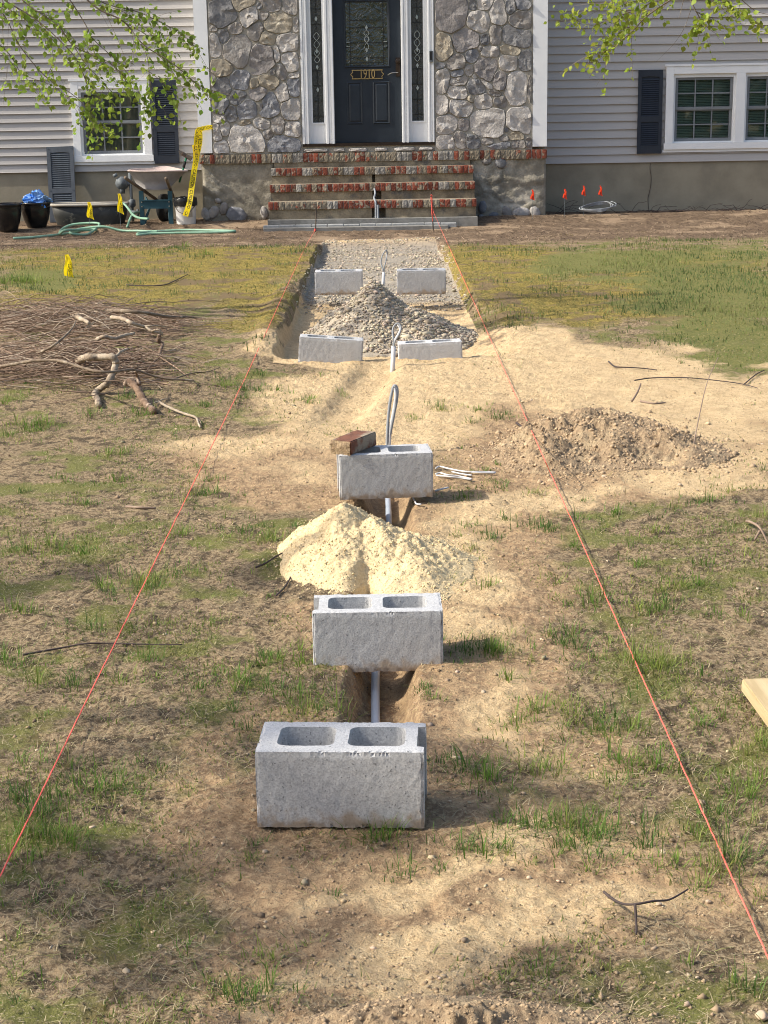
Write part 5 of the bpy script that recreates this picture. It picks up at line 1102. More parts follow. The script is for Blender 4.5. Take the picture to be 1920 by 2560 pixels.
# bucket
ub, Yb_ = 463, 22.55; pb = P(465, 540, Yb_); zb_ = zg(pb.x, Yb_); Hb_ = P(465, 495, Yb_).z - zb_; rb_ = 27 * Yb_ / F
bk = empty('bucket', (pb.x, Yb_, zb_), 'white plastic bucket lined with a black bag behind the caution tape', 'bucket')
MB().lathe([(0, 0), (rb_ * .85, 0), (rb_ * .87, .01), (rb_ * .97, Hb_ * .9), (rb_, Hb_ * .91), (rb_, Hb_), (rb_ * .95, Hb_), (rb_ * .8, .02), (0, .02)], 28, (pb.x, Yb_, zb_)).build('pail', 'bucket', bk, True)
bl_ = MB(); vs = []; N = 36; r2 = random.Random(3)
for (f, z) in ((.9, Hb_ * .95), (1.0, Hb_ * 1.03), (1.07, Hb_ * .98), (1.08, Hb_ * .85), (1.05, Hb_ * .72)):
    for k in range(N): a = 2 * math.pi * k / N; vs.append((pb.x + rb_ * f * math.cos(a) * r2.uniform(.97, 1.03), Yb_ + rb_ * f * math.sin(a) * r2.uniform(.97, 1.03), zb_ + z + r2.uniform(-.012, .012)))
bl_.add(vs, [(j * N + k, j * N + (k + 1) % N, (j + 1) * N + (k + 1) % N, (j + 1) * N + k) for j in range(4) for k in range(N)] + [tuple(range(N))]); bl_.build('bag_liner', 'blackbag', bk, True)
MB().tube(spline([(pb.x - rb_ * 1.0, Yb_ - .03, zb_ + Hb_ * .75), (pb.x - rb_ * .5, Yb_ - rb_ * 1.05, zb_ + Hb_ * .5), (pb.x + rb_ * .3, Yb_ - rb_ * 1.1, zb_ + Hb_ * .45), (pb.x + rb_, Yb_ - .04, zb_ + Hb_ * .75)], 6), .004, 5).build('bail', 'steel', bk)
MB().add([(pb.x + rb_ * 1.0 * math.sin(a), Yb_ - rb_ * 1.0 * math.cos(a), z) for a in (.15, .35, .55, .75) for z in (zb_ + Hb_ * .3, zb_ + Hb_ * .62)], [(0, 2, 3, 1), (2, 4, 5, 3), (4, 6, 7, 5)]).build('paper_label', 'palerim', bk)
# wheelbarrow
Yb_ = 22.55; gz = zg(-3, Yb_); wb = empty('wheelbarrow', (P(395, 545, Yb_).x, Yb_, gz), 'old wheelbarrow with a grey crusted tray and teal legs below the window', 'wheelbarrow')
def W(a, b, dy=0): return P(*K9(a, b), Yb_ + dy)
rimp = [W(240, 158, -.02), W(450, 170, -.10), W(700, 168, -.12), W(950, 163, -.08), W(1118, 160, .1), W(1000, 140, .55), W(780, 100, .75), W(560, 132, .7), W(330, 140, .5)]
botp = [W(380, 385, .1), W(500, 430, .04), W(700, 440, .02), W(840, 420, .06), W(900, 360, .2), W(840, 360, .5), W(700, 350, .6), W(560, 350, .55), W(430, 350, .4)]
rl = spline(rimp + [rimp[0]], 5); bl2 = spline(botp + [botp[0]], 5); n_ = len(rl); midl = [r_.lerp(b, .5) + (r_ - b).cross(Vector((0, 0, 1))) * 0 for r_, b in zip(rl, bl2)]
t1 = MB(); t1.add(rl + midl + bl2, [(j * n_ + i, (j + 1) * n_ + i, (j + 1) * n_ + i + 1, j * n_ + i + 1) for j in range(2) for i in range(n_ - 1)] + [tuple(2 * n_ + i for i in range(n_ - 1))]); tray = t1.build('tray', 'tray', wb, True)
cin = sum((Vector(p) for p in rl), Vector()) / n_; t2 = MB(); t2.add([p.lerp(cin, .03) for p in rl] + [p.lerp(cin, .08) + Vector((0, 0, .01)) for p in bl2], [(i, i + 1, n_ + i + 1, n_ + i) for i in range(n_ - 1)] + [tuple(n_ + i for i in range(n_ - 1))]); t2.build('lining', 'tray_in', tray, True)
t3 = MB(); t3.tube(rl, .012, 6); t3.build('rim', 'tray_in', tray, True)
fa = W(650, 580, .55); fb = W(905, 540, .6)
for (e, f_) in ((W(195, 262, -.62), fa), (W(800, 272, -.62), fb)):
    MB().tube([e, e.lerp(f_, .12), f_], .022, 8).build('handle', 'wood', wb, True)
for (a, dx) in ((435, 1), (862, -1)):
    top = W(a - 10 * dx, 455, .05); bot = W(a, 545, .0); bot.z = gz - .01; m_ = MB(); m_.box(-.03, .03, -.02, .02, 0, 1, mat=Matrix(((1, 0, bot.x - bot.x, bot.x), (0, 1, 0, bot.y), (0, 0, top.z - bot.z, bot.z), (0, 0, 0, 1))))
    m_.tube([bot + Vector((.02 * dx, .0, .0)), bot + Vector((.07 * dx, .32, .25))], .014, 6); m_.build('leg', 'teal', wb)
l0, l1 = W(432, 590), W(865, 715); m_ = MB(); m_.box(l0.x + .0, l1.x, Yb_ - .035, Yb_ - .022, l1.z, l0.z); m_.box(l0.x, l1.x, Yb_ - .05, Yb_ - .0355, l0.z - .014, l0.z)
for xx in (l0.x + .01, l1.x - .01):
    for zz in (l0.z - .03, l1.z + .03): m_.box(xx - .008, xx + .008, Yb_ - .042, Yb_ - .0352, zz - .008, zz + .008, 1)
m_.build('cross_plate', ['teal', 'nickel'], wb)
wc = W(770, 680, .62); rw = .19; wc.z = gz + rw; wh = MB(); wh.lathe([(.1, -.045), (.16, -.05), (rw, -.03), (rw, .03), (.16, .05), (.1, .045), (.1, -.045)], 24); wh.v = [(wc.x + z * .95 + y * .3, wc.y + y * .95 - z * .3, wc.z + x) for x, y, z in wh.v]; tire = wh.build('wheel', 'rubber', wb, True)
hb = MB(); hb.lathe([(0, -.03), (.1, -.02), (.1, .02), (0, .03)], 16); hb.v = [(wc.x + z * .95 + y * .3, wc.y + y * .95 - z * .3, wc.z + x) for x, y, z in hb.v]; hb.build('rim', 'galv', tire, True)
MB().tube([W(500, 560, .3), W(560, 700, .1), W(505, 850, .0)], .018, 6).build('brace', 'teal', wb)
# hammer
h0, h1 = W(1055, 130, .35), P(*K1(1208, 1020), 22.9); hr = empty('hammer', (h0.x, 22.9, gz), 'green-handled hammer resting head up in the wheelbarrow', 'hammer'); hl = h1 + (h0 - h1) * 2.2
MB().tube([hl, h1], .014, 8).build('handle', 'greenhandle', hr, True); MB().tube([h1 + (h0 - h1) * .35, h1 + (h0 - h1) * .9], .019, 8).build('grip', 'rubber', hr, True)
MB().tube([h1 + Vector((-.10, 0, .09)), h1 + Vector((-.05, 0, .05)), h1 + Vector((.0, 0, .02)), h1 + Vector((.07, -.01, -.02))], [.012, .03, .026, .034], 8).build('head', 'steel', hr)
# hose
hz = lambda x, y: zg(x, y)
def hosept(a, b, Y, up=0): p = P(*K1(a, b), Y); p.z = max(hz(p.x, Y) + .016, p.z) if up else hz(p.x, Y) + .018; return p
hs = MB(); KH = K1
seq = [(80, 1465, 21.0), (200, 1450, 21.1), (330, 1435, 21.4), (470, 1400, 21.9), (560, 1385, 22.2), (620, 1400, 22.1), (540, 1420, 21.7), (420, 1435, 21.4), (380, 1425, 21.6), (400, 1395, 22.1), (480, 1380, 22.3), (640, 1405, 22.2), (560, 1425, 21.6), (450, 1430, 21.5), (500, 1410, 21.9), (660, 1410, 21.9), (780, 1412, 21.9), (900, 1415, 21.8), (1000, 1415, 21.7), (1200, 1415, 21.7), (1400, 1425, 21.5), (1520, 1432, 21.3), (1400, 1436, 21.25), (1150, 1432, 21.3), (980, 1432, 21.3), (890, 1440, 21.2), (900, 1425, 21.4), (960, 1420, 21.6), (1020, 1425, 21.6)]
pts = [hosept(*s) for s in seq]
for i, p in enumerate(pts): p.z += .02 * (i % 4) * (5 < i < 16)
hs.tube(spline(pts, 6), .0165, 8)
p2 = [P(*K1(a, b), Y) for a, b, Y in ((770, 1310, 22.6), (800, 1318, 22.5), (830, 1350, 22.4), (860, 1390, 22.2), (900, 1412, 22.0), (960, 1418, 21.8))]; hs.tube(spline(p2, 6), .0165, 8)
hs.tube(spline([hosept(820, 1400, 22.2), P(*K1(860, 1388), 22.6), P(*K1(910, 1375), 22.9)], 6), .016, 8)
tag(hs.build('garden_hose', 'hose', None, True), 'pale green garden hose snaking along the soil before the left wing', 'hose')
# cable coil by the right foundation
cc = P(*K4(460, 1530), 22.9); cl = MB(); r2 = random.Random(2)
pts = [Vector((cc.x + (.22 + .07 * math.sin(k * .37)) * math.cos(k * .42), 22.95 + .2 * math.sin(k * .42), zg(cc.x, 22.95) + .04 + .09 * (.5 + .5 * math.sin(k * .42 + .6)) + .0008 * k)) for k in range(62)]
cl.tube(pts, .006, 6); tag(cl.build('cable_coil', 'wire', None, True), 'coil of grey cable on the ground by the right foundation', 'cable')
# caution tape
tape = empty('caution_tape', (P(470, 540, 22.4).x, 22.4, GH), 'yellow caution tape tied round the corner board, hanging down with mirrored lettering', 'tape')
def ribbon(pts, wid, letters, sz):
    sp = spline(pts, 8); L = [0]
    for i in range(1, len(sp)): L.append(L[-1] + (sp[i] - sp[i - 1]).length)
    vs = []; side = []
    for i, p in enumerate(sp):
        t = (sp[min(i + 1, len(sp) - 1)] - sp[max(i - 1, 0)]).normalized(); s = t.cross(Vector((0, 1, 0))).normalized(); s = s + Vector((0, .35 * math.sin(L[i] * 5), 0)); s.normalize(); side.append(s); vs += [p - s * wid / 2, p + s * wid / 2]
    MB().add(vs, [(2 * i, 2 * i + 2, 2 * i + 3, 2 * i + 1) for i in range(len(sp) - 1)]).build('strip', 'yellow', tape)
    if letters:
        tv, tf = text_mesh(letters, sz); x0 = min(p.x for p in tv); x1 = max(p.x for p in tv); m_ = MB(); vs = []
        for p in tv:
            l_ = (p.x - x0) / (x1 - x0) * L[-1] * .98 + .01 * L[-1]; k = min(len(L) - 2, max(0, int(np.searchsorted(L, l_)) - 1)); f_ = (l_ - L[k]) / (L[k + 1] - L[k]); c_ = sp[k].lerp(sp[k + 1], f_); s = side[k]
            vs.append(c_ + s * (p.y * letsign) + Vector((0, -.004, 0)))
        m_.add(vs, tf).build('lettering', 'black', tape)
letsign = 1
KT = crop(400, 200, 7.9)
def T(a, b, Y): return P(*KT(a, b), Y)
ribbon([T(690, 1280, 22.86), T(720, 1500, 22.82), T(700, 1650, 22.75), P(485, 430, 22.62), P(480, 462, 22.5), P(475, 500, 22.35), P(470, 520, 22.25), P(463, 540, 22.1)], .078, 'CUIDADO - CAUTION CUIDADO - CA', .062)
ribbon([T(745, 975, 22.9), T(725, 1050, 22.88), T(700, 1300, 22.86), T(690, 1560, 22.82)], .055, 'CAUTION CUIDADO', .045)
ribbon([T(780, 1000, 22.93), T(785, 1180, 22.9), T(760, 1350, 22.88), T(720, 1520, 22.84)], .075, 'CUIDADO', .065)
ribbon([T(730, 985, 22.9), T(860, 955, 22.94), T(960, 935, 22.95), T(1035, 930, 22.955)], .06, 'CAUTION', .05)

# ================================================================ trees
def leaf_soup(cen, dirs, sizes, cols):
    n_ = len(cen); rs_ = np.random.RandomState(21); d = dirs / np.linalg.norm(dirs, axis=1, keepdims=True)
    r_ = rs_.normal(0, 1, (n_, 3)); s = np.cross(d, r_); s /= np.linalg.norm(s, axis=1, keepdims=True); nn = np.cross(d, s); S_ = sizes[:, None]
    prof = [(0, 0, 0), (.28, .36, .06), (.55, .33, .07), (1, 0, -.04), (.55, -.33, .07), (.28, -.36, .06)]
    V_ = np.stack([cen + d * S_ * a + s * S_ * b + nn * S_ * c_ for a, b, c_ in prof], 1).reshape(-1, 3)
    T_ = np.array([[0, 1, 5], [1, 2, 5], [2, 4, 5], [2, 3, 4]])[None] + (np.arange(n_) * 6)[:, None, None]
    return V_, T_.reshape(-1, 3), np.repeat(cols, 6, 0)
def tree(name, label, base, top, r, limbs, drapes, crown, lcol, bark, seed, lsz=.042, dens=1.0):
    r2 = np.random.RandomState(seed); base = Vector((base[0], base[1], zg(*base))); top = Vector(top)
    rt = empty(name, tuple(base), label, 'tree', 'trees round the yard')
    tk = MB(); trunk_pts = spline([base - Vector((0, 0, .2)), base.lerp(top, .3) + Vector((.06, .03, 0)), base.lerp(top, .65) + Vector((-.05, .04, 0)), top], 6); tk.tube(trunk_pts, r, 10, r1=r * .35); tk.build('trunk', bark, rt, True)
    br = MB(); cen = []; dr = []; sz = []
    def leaves(p, d, n_, spread=.05):
        for _ in range(n_):
            q = Vector(r2.normal(0, 1, 3)); dd = (d * .4 + q * .6 + Vector((0, 0, -.35))).normalized(); cen.append(p + Vector(r2.normal(0, spread, 3)) * .6); dr.append(dd); sz.append(lsz * r2.uniform(.6, 1.2))
    for pl, r0, leafy in drapes:
        r0 = r0 * .62; sp = spline(pl, 7); br.tube(sp, r0, 5, r1=r0 * .3); N = len(sp)
        for i in range(2, N):
            t = (sp[i] - sp[i - 1]).normalized(); 
            if leafy > 0 and r2.rand() < .9: leaves(sp[i], t, int(r2.poisson(1.6 * leafy * dens)), .03)
            if leafy > 0 and r2.rand() < .42 * leafy * dens:
                d = (t + Vector(r2.normal(0, .7, 3)) * .8 + Vector((0, 0, -.35))).normalized(); ln = r2.uniform(.08, .32); q = [sp[i], sp[i] + d * ln * .5, sp[i] + d * ln + Vector((0, 0, -.06 * ln))]; br.tube(q, r0 * .35, 3, r1=r0 * .2, cap=False)
                for k in range(int(ln / .035)): leaves(q[0].lerp(q[2], (k + 1) * .035 / ln), d, 1 + (r2.rand() < .3), .02)
    for lb in limbs: sp = spline(lb, 6); br.tube(sp, r * .3, 6, r1=r * .1)
    for (c_, rad, n_) in crown:
        c_ = Vector(c_); anchor = min([p for lb in limbs for p in spline(lb, 4)] + trunk_pts, key=lambda p: (p - c_).length)
        br.tube(spline([anchor, anchor.lerp(c_, .5) + Vector((0, 0, .1)), c_], 4), .022, 4, r1=.008)
        for k in range(max(3, n_ // 40)):
            d = Vector(r2.normal(0, 1, 3)).normalized(); e = c_ + d * rad * r2.uniform(.5, 1); br.tube([c_, c_.lerp(e, .5) + Vector(r2.normal(0, .05, 3)), e], .008, 3, r1=.003, cap=False)
            for j in range(40): f = r2.uniform(.25, 1.05); leaves(c_.lerp(e, f), d, 1, .12 * rad + .03); sz[-1] *= 1.5
    br.build('branch', bark, rt, True)
    n_ = len(cen); cols = np.array(lcol) * r2.uniform(.65, 1.35, (n_, 1)) * r2.uniform(.9, 1.1, (n_, 3))
    V_, T_, C_ = leaf_soup(np.array([tuple(p) for p in cen]), np.array([tuple(p) for p in dr]), np.array(sz), cols)
    o = link('crown', tri_mesh('crown', V_, T_, 'leaf', C_), rt)
    return rt
YL = 11.0
def LP(pl, Y0=YL, K=K1, dy=0): return [P(*K(a, b), Y0 + dy * i) for i, (a, b) in enumerate(pl)]
dl = [([(500, -60), (640, 60), (800, 140), (930, 290), (1090, 390), (1190, 470), (1300, 560), (1420, 610)], .009, 1.0, 10.6), ([(560, -40), (700, 30), (900, 80), (1090, 170), (1180, 220), (1270, 310)], .007, 1.3, 11.3), ([(60, -80), (180, 30), (380, 170), (480, 300), (700, 400), (830, 520)], .008, 1.25, 11.0),
      ([(-60, 0), (40, 120), (130, 300), (300, 500), (480, 620), (600, 750), (670, 885)], .007, 1.0, 10.8), ([(-80, 220), (60, 350), (150, 480), (350, 560), (500, 690)], .006, 1.2, 11.4), ([(-20, -40), (60, 20), (250, 140), (470, 350), (560, 520), (640, 620), (660, 700)], .008, 1.2, 10.4),
      ([(400, -50), (460, 10), (560, 170), (600, 250), (740, 380), (830, 480), (830, 520)], .007, 1.3, 11.2), ([(820, 150), (850, 200), (870, 330), (850, 420)], .004, .8, 10.9), ([(930, 290), (960, 400), (970, 500), (990, 640)], .004, .8, 10.7), ([(700, 400), (780, 480), (830, 560), (850, 720)], .004, .8, 11.1),
      ([(480, 300), (560, 420), (690, 560), (710, 670)], .004, .9, 11.3), ([(250, 140), (330, 300), (340, 420), (260, 520), (160, 550)], .005, 1.3, 11.2), ([(-40, 330), (30, 360), (120, 460)], .005, 1.0, 11.0), ([(140, -40), (220, 60), (330, 110), (420, 200)], .005, 1.6, 11.5), ([(-50, -30), (60, 60), (170, 130), (260, 220), (380, 300)], .005, 1.6, 11.6),
      ([(800, 140), (980, 250), (1060, 360), (1150, 440)], .005, 1.5, 11.0), ([(600, 30), (760, 60), (860, 120), (960, 210), (1040, 270)], .005, 1.4, 11.2), ([(960, 460), (1040, 520), (1100, 580), (1140, 620)], .004, 1.0, 10.9), ([(860, 520), (900, 600), (930, 660), (940, 730)], .004, .9, 11.0), ([(350, 560), (430, 620), (560, 640), (600, 700)], .004, 1.2, 11.1),
      ([(560, 520), (570, 640), (560, 760), (610, 800)], .004, 1.2, 10.9), ([(60, -20), (50, 300), (40, 500), (20, 660)], .002, 0, 11.8), ([(640, 60), (690, 150), (730, 230)], .002, 0, 11.2)]
drl = [(LP(pl, Y0), r0, lf) for pl, r0, lf, Y0 in dl]
tlim = [[Vector((-4.9, 11.8, 3.2)), Vector((-4.2, 11.4, 3.9)), Vector((-3.2, 11.1, 3.6)), Vector((-2.3, 11.0, 3.0)), drl[0][0][0]], [Vector((-4.9, 11.8, 2.8)), Vector((-4.0, 11.2, 3.3)), Vector((-3.2, 11, 2.8)), drl[3][0][0]], [Vector((-4.9, 11.8, 3.4)), Vector((-3.9, 11.0, 3.9)), Vector((-2.9, 10.8, 3.1)), drl[5][0][0]], [Vector((-3.2, 11.1, 3.6)), Vector((-2.2, 11.2, 3.2)), drl[6][0][0]], [Vector((-3.2, 11.1, 3.6)), Vector((-2.4, 11.2, 2.9)), drl[1][0][0]]]
tree('leafy_tree', 'young-leaved tree whose drooping sprays hang in front of the left window', (-5.2, 12.0), (-5.0, 11.8, 6.5), .13, tlim, drl, [((-5.2, 12, 5.6), .9, 240), ((-4.2, 11.2, 5.2), .8, 200), ((-5.8, 12.6, 4.6), .8, 200), ((-4.0, 12.2, 4.3), .7, 160)], (.24, .33, .05), 'bark', 3, .041, .62)
YR = 10.5
dr_ = [([(1010, -40), (960, 0), (800, 110), (680, 230), (560, 330), (480, 370), (400, 385)], .009, .9), ([(800, 100), (740, 70), (600, 110), (530, 140), (400, 180), (300, 150), (150, 155)], .006, 1.0), ([(1090, -40), (1110, 10), (1160, 110), (1210, 180), (1270, 230)], .008, .1), ([(1140, 80), (1200, 110), (1300, 130), (1450, 110), (1530, 130), (1590, 165)], .006, 1.5), ([(1160, 120), (1180, 170), (1150, 215)], .004, 1.2), ([(1200, -20), (1280, 15), (1380, 15), (1460, 40)], .005, 1.3),
       ([(1110, 60), (1060, 200), (980, 320), (860, 440)], .003, 0), ([(940, 20), (840, 130), (720, 220)], .003, 0), ([(1440, -30), (1530, 50), (1600, 90), (1720, 110)], .006, 0), ([(490, 400), (495, 490), (430, 620)], .0025, 0), ([(1060, -20), (1040, 60), (1025, 135)], .004, 0), ([(900, 0), (780, 0), (640, 20), (560, 20)], .005, 1.6), ([(700, 100), (580, 60), (530, 30)], .004, .6), ([(640, 110), (550, 180), (570, 240)], .004, 1.1), ([(720, 190), (640, 200), (590, 230)], .004, 1.0), ([(620, 290), (560, 280), (500, 320)], .004, 1.2), ([(860, -10), (760, 60), (690, 120)], .004, 1.4), ([(1270, 230), (1310, 220), (1345, 225)], .003, 0)]
drr = [(LP(pl, YR + .15 * math.sin(i), K4), r0, lf) for i, (pl, r0, lf) in enumerate(dr_)]
rl_ = [[Vector((5.5, 11.2, 3.0)), Vector((4.4, 10.9, 3.5)), Vector((3.4, 10.6, 3.2)), drr[2][0][0]], [Vector((3.4, 10.6, 3.2)), Vector((2.6, 10.5, 2.8)), drr[0][0][0]], [Vector((4.4, 10.9, 3.5)), Vector((3.6, 10.5, 2.8)), drr[8][0][0]]]
tree('leafy_tree', 'tree with sparse bright new leaves reaching in at the upper right', (5.9, 11.4), (5.7, 11.3, 6.5), .14, rl_, drr, [((5.8, 11.3, 5.6), .9, 160), ((4.9, 11.0, 5.0), .8, 120), ((6.3, 11.8, 4.6), .8, 120)], (.30, .37, .05), 'bark', 9, .040, .7)
def shade_tree(label, x, y, h, crown, seed):
    tree('shade_tree', label, (x, y), (x + .3, y + .2, h), .2, [[Vector((x, y, h * .45)), Vector((x + 1, y + .4, h * .7))], [Vector((x, y, h * .55)), Vector((x - 1.1, y - .5, h * .8))], [Vector((x, y, h * .5)), Vector((x + .3, y - 1.2, h * .75))]], [], crown, (.10, .17, .035), 'bark', seed, .06)
def crown_of(x, y, z, R_, n_, seed):
    r2 = random.Random(seed); return [((x + r2.uniform(-R_, R_), y + r2.uniform(-R_, R_), z + r2.uniform(-R_ * .7, R_ * .7)), r2.uniform(.4, .8), r2.choice((120, 160, 200))) for _ in range(n_)]
shade_tree('shade tree left of the yard beyond the picture edge, near the camera', -8.2, 2.0, 7, crown_of(-8.0, 2.1, 6.2, 1.0, 9, 1) + [((-8.6, 4.4, 6.6), .45, 80), ((-7.2, 4.7, 5.9), .4, 80)], 31)
shade_tree('shade tree left of the house beyond the picture edge', -12.5, 19.0, 8, crown_of(-12, 19.3, 7.0, 2.2, 16, 2), 32)

# trees across the street behind the camera, mirrored in the window panes
def far_wood():
    r2 = np.random.RandomState(4); n_ = 9000; a = r2.uniform(-48, 48, n_); hmax = 9 + 4 * fbm(a, a * 0, .12, 2); z = r2.rand(n_) ** .8 * hmax; y = -24 + 3 * r2.normal(0, 1, n_)
    cen = np.stack([a, y, z], -1); d = r2.normal(0, 1, (n_, 3)); cols = np.array([.05, .085, .022]) * r2.uniform(.5, 1.5, (n_, 1))
    V_, T_, C_ = leaf_soup(cen, d, r2.uniform(.7, 1.5, n_), cols); tag(link('woodland', tri_mesh('woodland', V_, T_, 'leaf', C_)), 'belt of green trees across the street behind the viewer', None, kind='stuff')
far_wood()

# ================================================================ grass, straw, litter
def blades(cx, cy, h, lean, width, az, cols, lift=0.0):
    n_ = len(cx); z = ground(cx, cy) - .004 + lift; dx, dy = np.cos(az), np.sin(az); sx, sy = -dy * width / 2, dx * width / 2
    up = np.sqrt(np.maximum(h ** 2 - lean ** 2, (h * .1) ** 2)); b = np.stack([cx, cy, z], -1); s = np.stack([sx, sy, 0 * sx], -1); d = np.stack([dx, dy, 0 * dx], -1)
    m1 = b + d * (lean * .32)[:, None]; m1[:, 2] += up * .58; tp = b + d * lean[:, None]; tp[:, 2] += up
    V_ = np.stack([b - s, b + s, m1 + s * .8, m1 - s * .8, tp], 1).reshape(-1, 3); T_ = (np.array([[0, 1, 2], [0, 2, 3], [3, 2, 4]])[None] + (np.arange(n_) * 5)[:, None, None]).reshape(-1, 3)
    return V_, T_, np.repeat(cols, 5, 0)
rs = np.random.RandomState(77)
C6 = crop(640, 520, 2.592); C0 = crop(0, 1050, 2.592)
TU = []
def tl(KK, lst): TU.extend([(KK(a, b), s) for a, b, s in lst])
tl(KD, [(320,190,.7),(140,180,.4),(600,240,.6),(340,390,1.2),(400,410,1),(560,350,1),(780,310,.8),(60,460,.6),(540,500,.7),(440,710,.8),(440,800,.5),(640,810,1.1),(660,850,1),(900,860,1.1),(1000,870,1.2),(1080,850,1.1),(1130,270,.9),(1320,240,1.2),(1260,250,1),(1430,190,.8),(920,620,.9),(1170,740,1.2),(1250,720,1.1),(1060,760,1),(570,1090,.9),(650,1140,.8),(1000,1200,1.7),(900,1190,1.3),(1080,1180,1.4),(380,1000,.7),(70,1110,1.3),(30,1090,1),(160,1270,.8),(210,1530,1.2),(370,1450,1.2),(320,1440,.9),(540,1480,1.1),(780,1480,1.4),(850,1560,1.5),(720,1560,1.1),(1260,1530,1),(1390,1480,.7),(290,1150,.5),(1280,1240,.6),(1620,330,1),(1350,900,.9),(1500,900,.8),(520,1020,1.1),(480,1060,.9),(1550,560,.7),(1300,600,.8),(1450,420,.8),(850,500,.7),(1000,420,.9),(1600,1620,1)])
tl(KC, [(400,170,1.3),(320,180,1),(60,240,1.2),(20,200,1),(870,150,1.4),(800,130,1.1),(1030,150,1.1),(720,230,.6),(930,480,1),(500,500,1.3),(430,480,1),(560,480,1),(320,500,1),(490,620,1.3),(590,600,1),(680,570,1.2),(730,570,.9),(950,620,1),(20,660,.9),(160,660,.4),(1020,740,.8),(1140,720,.8),(1410,760,1.6),(1460,700,1.3),(1330,770,1),(640,750,.5),(300,720,.5),(1540,1450,.8),(1480,1430,.6),(1380,430,1),(1480,320,1.2),(1560,340,1),(1250,550,.8),(370,1320,.6),(740,1330,.5),(1560,480,1),(1620,250,1.2),(1640,60,1.2),(1540,90,1),(120,480,.8),(210,490,.8),(1240,860,.5),(1300,850,.6),(1200,1300,.5),(830,1430,.4),(1620,900,.7)])
tl(KA, [(1020,1180,1),(960,1160,.8),(1170,1390,1),(1540,1230,1.2),(1060,1090,.7),(730,310,1.1),(490,200,1),(430,260,.9),(520,350,1.2),(590,330,1),(150,460,.8),(1440,660,.8),(1580,700,1),(190,1210,.6),(170,1310,.5),(60,200,.9),(120,140,.9),(260,30,.8),(60,330,.7),(700,1520,.4),(1290,190,.7),(1350,250,.7)])
tl(KE, [(590,190,1.4),(640,170,1.2),(100,220,1.1),(180,330,1.6),(250,330,1.4),(350,490,1.6),(400,480,1.3),(150,450,1.3),(230,440,1.2),(400,40,.9),(130,30,1.2),(60,600,1),(160,620,.8),(260,760,.6),(210,840,.6),(1100,1130,.7),(1400,1430,1),(1330,1400,.8),(1500,1420,.9),(1480,590,.5),(80,1300,.6),(660,760,.4),(1600,1330,.9),(1500,1180,.7),(1620,1180,.8)])
tl(C0, [(910,1090,1.7),(930,1060,1.4),(720,1140,1),(660,1080,1),(600,1350,1),(560,550,.9),(500,540,.7),(770,400,1),(840,380,.9),(150,470,.9),(120,850,1.3),(180,840,1.1),(330,820,1.2),(400,840,1.1),(700,230,1.1),(790,220,1),(1280,310,.9),(1380,390,1),(1330,490,1.2),(1400,480,1),(1250,480,.9),(1180,750,1.3),(1120,740,1),(1580,720,.9),(1200,1000,1.1),(1140,990,1),(850,670,.8),(550,870,1),(80,1590,1.3),(30,1560,1.2),(480,1720,1.2),(960,1560,.9),(1290,1740,.9),(1560,1690,1.1),(1650,760,.8),(240,1720,1),(780,1700,1),(1370,1330,.7),(100,1230,1),(200,1250,.9),(380,380,.8),(60,100,1),(200,80,1),(290,60,.9),(170,130,.7),(430,400,.8),(680,1100,.8),(850,1380,.8),(1100,1320,.6)])
tl(C6, [(1020,1370,.9),(1210,1310,1.1),(1180,1290,1),(1440,1310,.9),(1400,1390,.8),(1550,1360,.9),(140,1180,1),(330,1260,1),(30,1080,1.1),(550,1210,.8),(20,1180,1),(350,1240,.8),(1620,1340,.7)])
tl(KB, [(330,600,1.6),(290,590,1.4),(150,430,2.2),(80,420,2.2),(220,430,2),(30,440,2),(1460,1100,1.2),(1430,1060,1),(1600,1180,1.2),(1580,1130,1.1),(880,960,1.3),(940,960,1.2),(270,1350,1.4),(180,1370,1.3),(100,1350,1.3),(940,1290,1.2),(860,1270,1.2),(1310,1230,1),(60,1190,1.4),(30,1220,1.2),(580,1290,1.1),(830,1180,1.1),(1340,1240,.9),(640,280,1),(1200,200,1.3),(1330,250,1.3)])
tl(KS, [(1530,1500,1.4),(1580,1510,1.2),(1350,1500,1),(1410,690,.9),(1530,770,.9),(1390,840,.8),(40,690,1.1),(60,790,1.2),(110,780,1),(260,740,.8),(1290,750,.7),(1560,410,.8),(1350,500,.8),(1600,440,.8),(130,1560,1),(290,1500,.8),(100,1740,1),(1620,650,.9),(1480,330,.6),(1240,1060,.8),(1500,1080,.7),(70,1540,.9),(310,1580,.8),(1300,520,.7)])
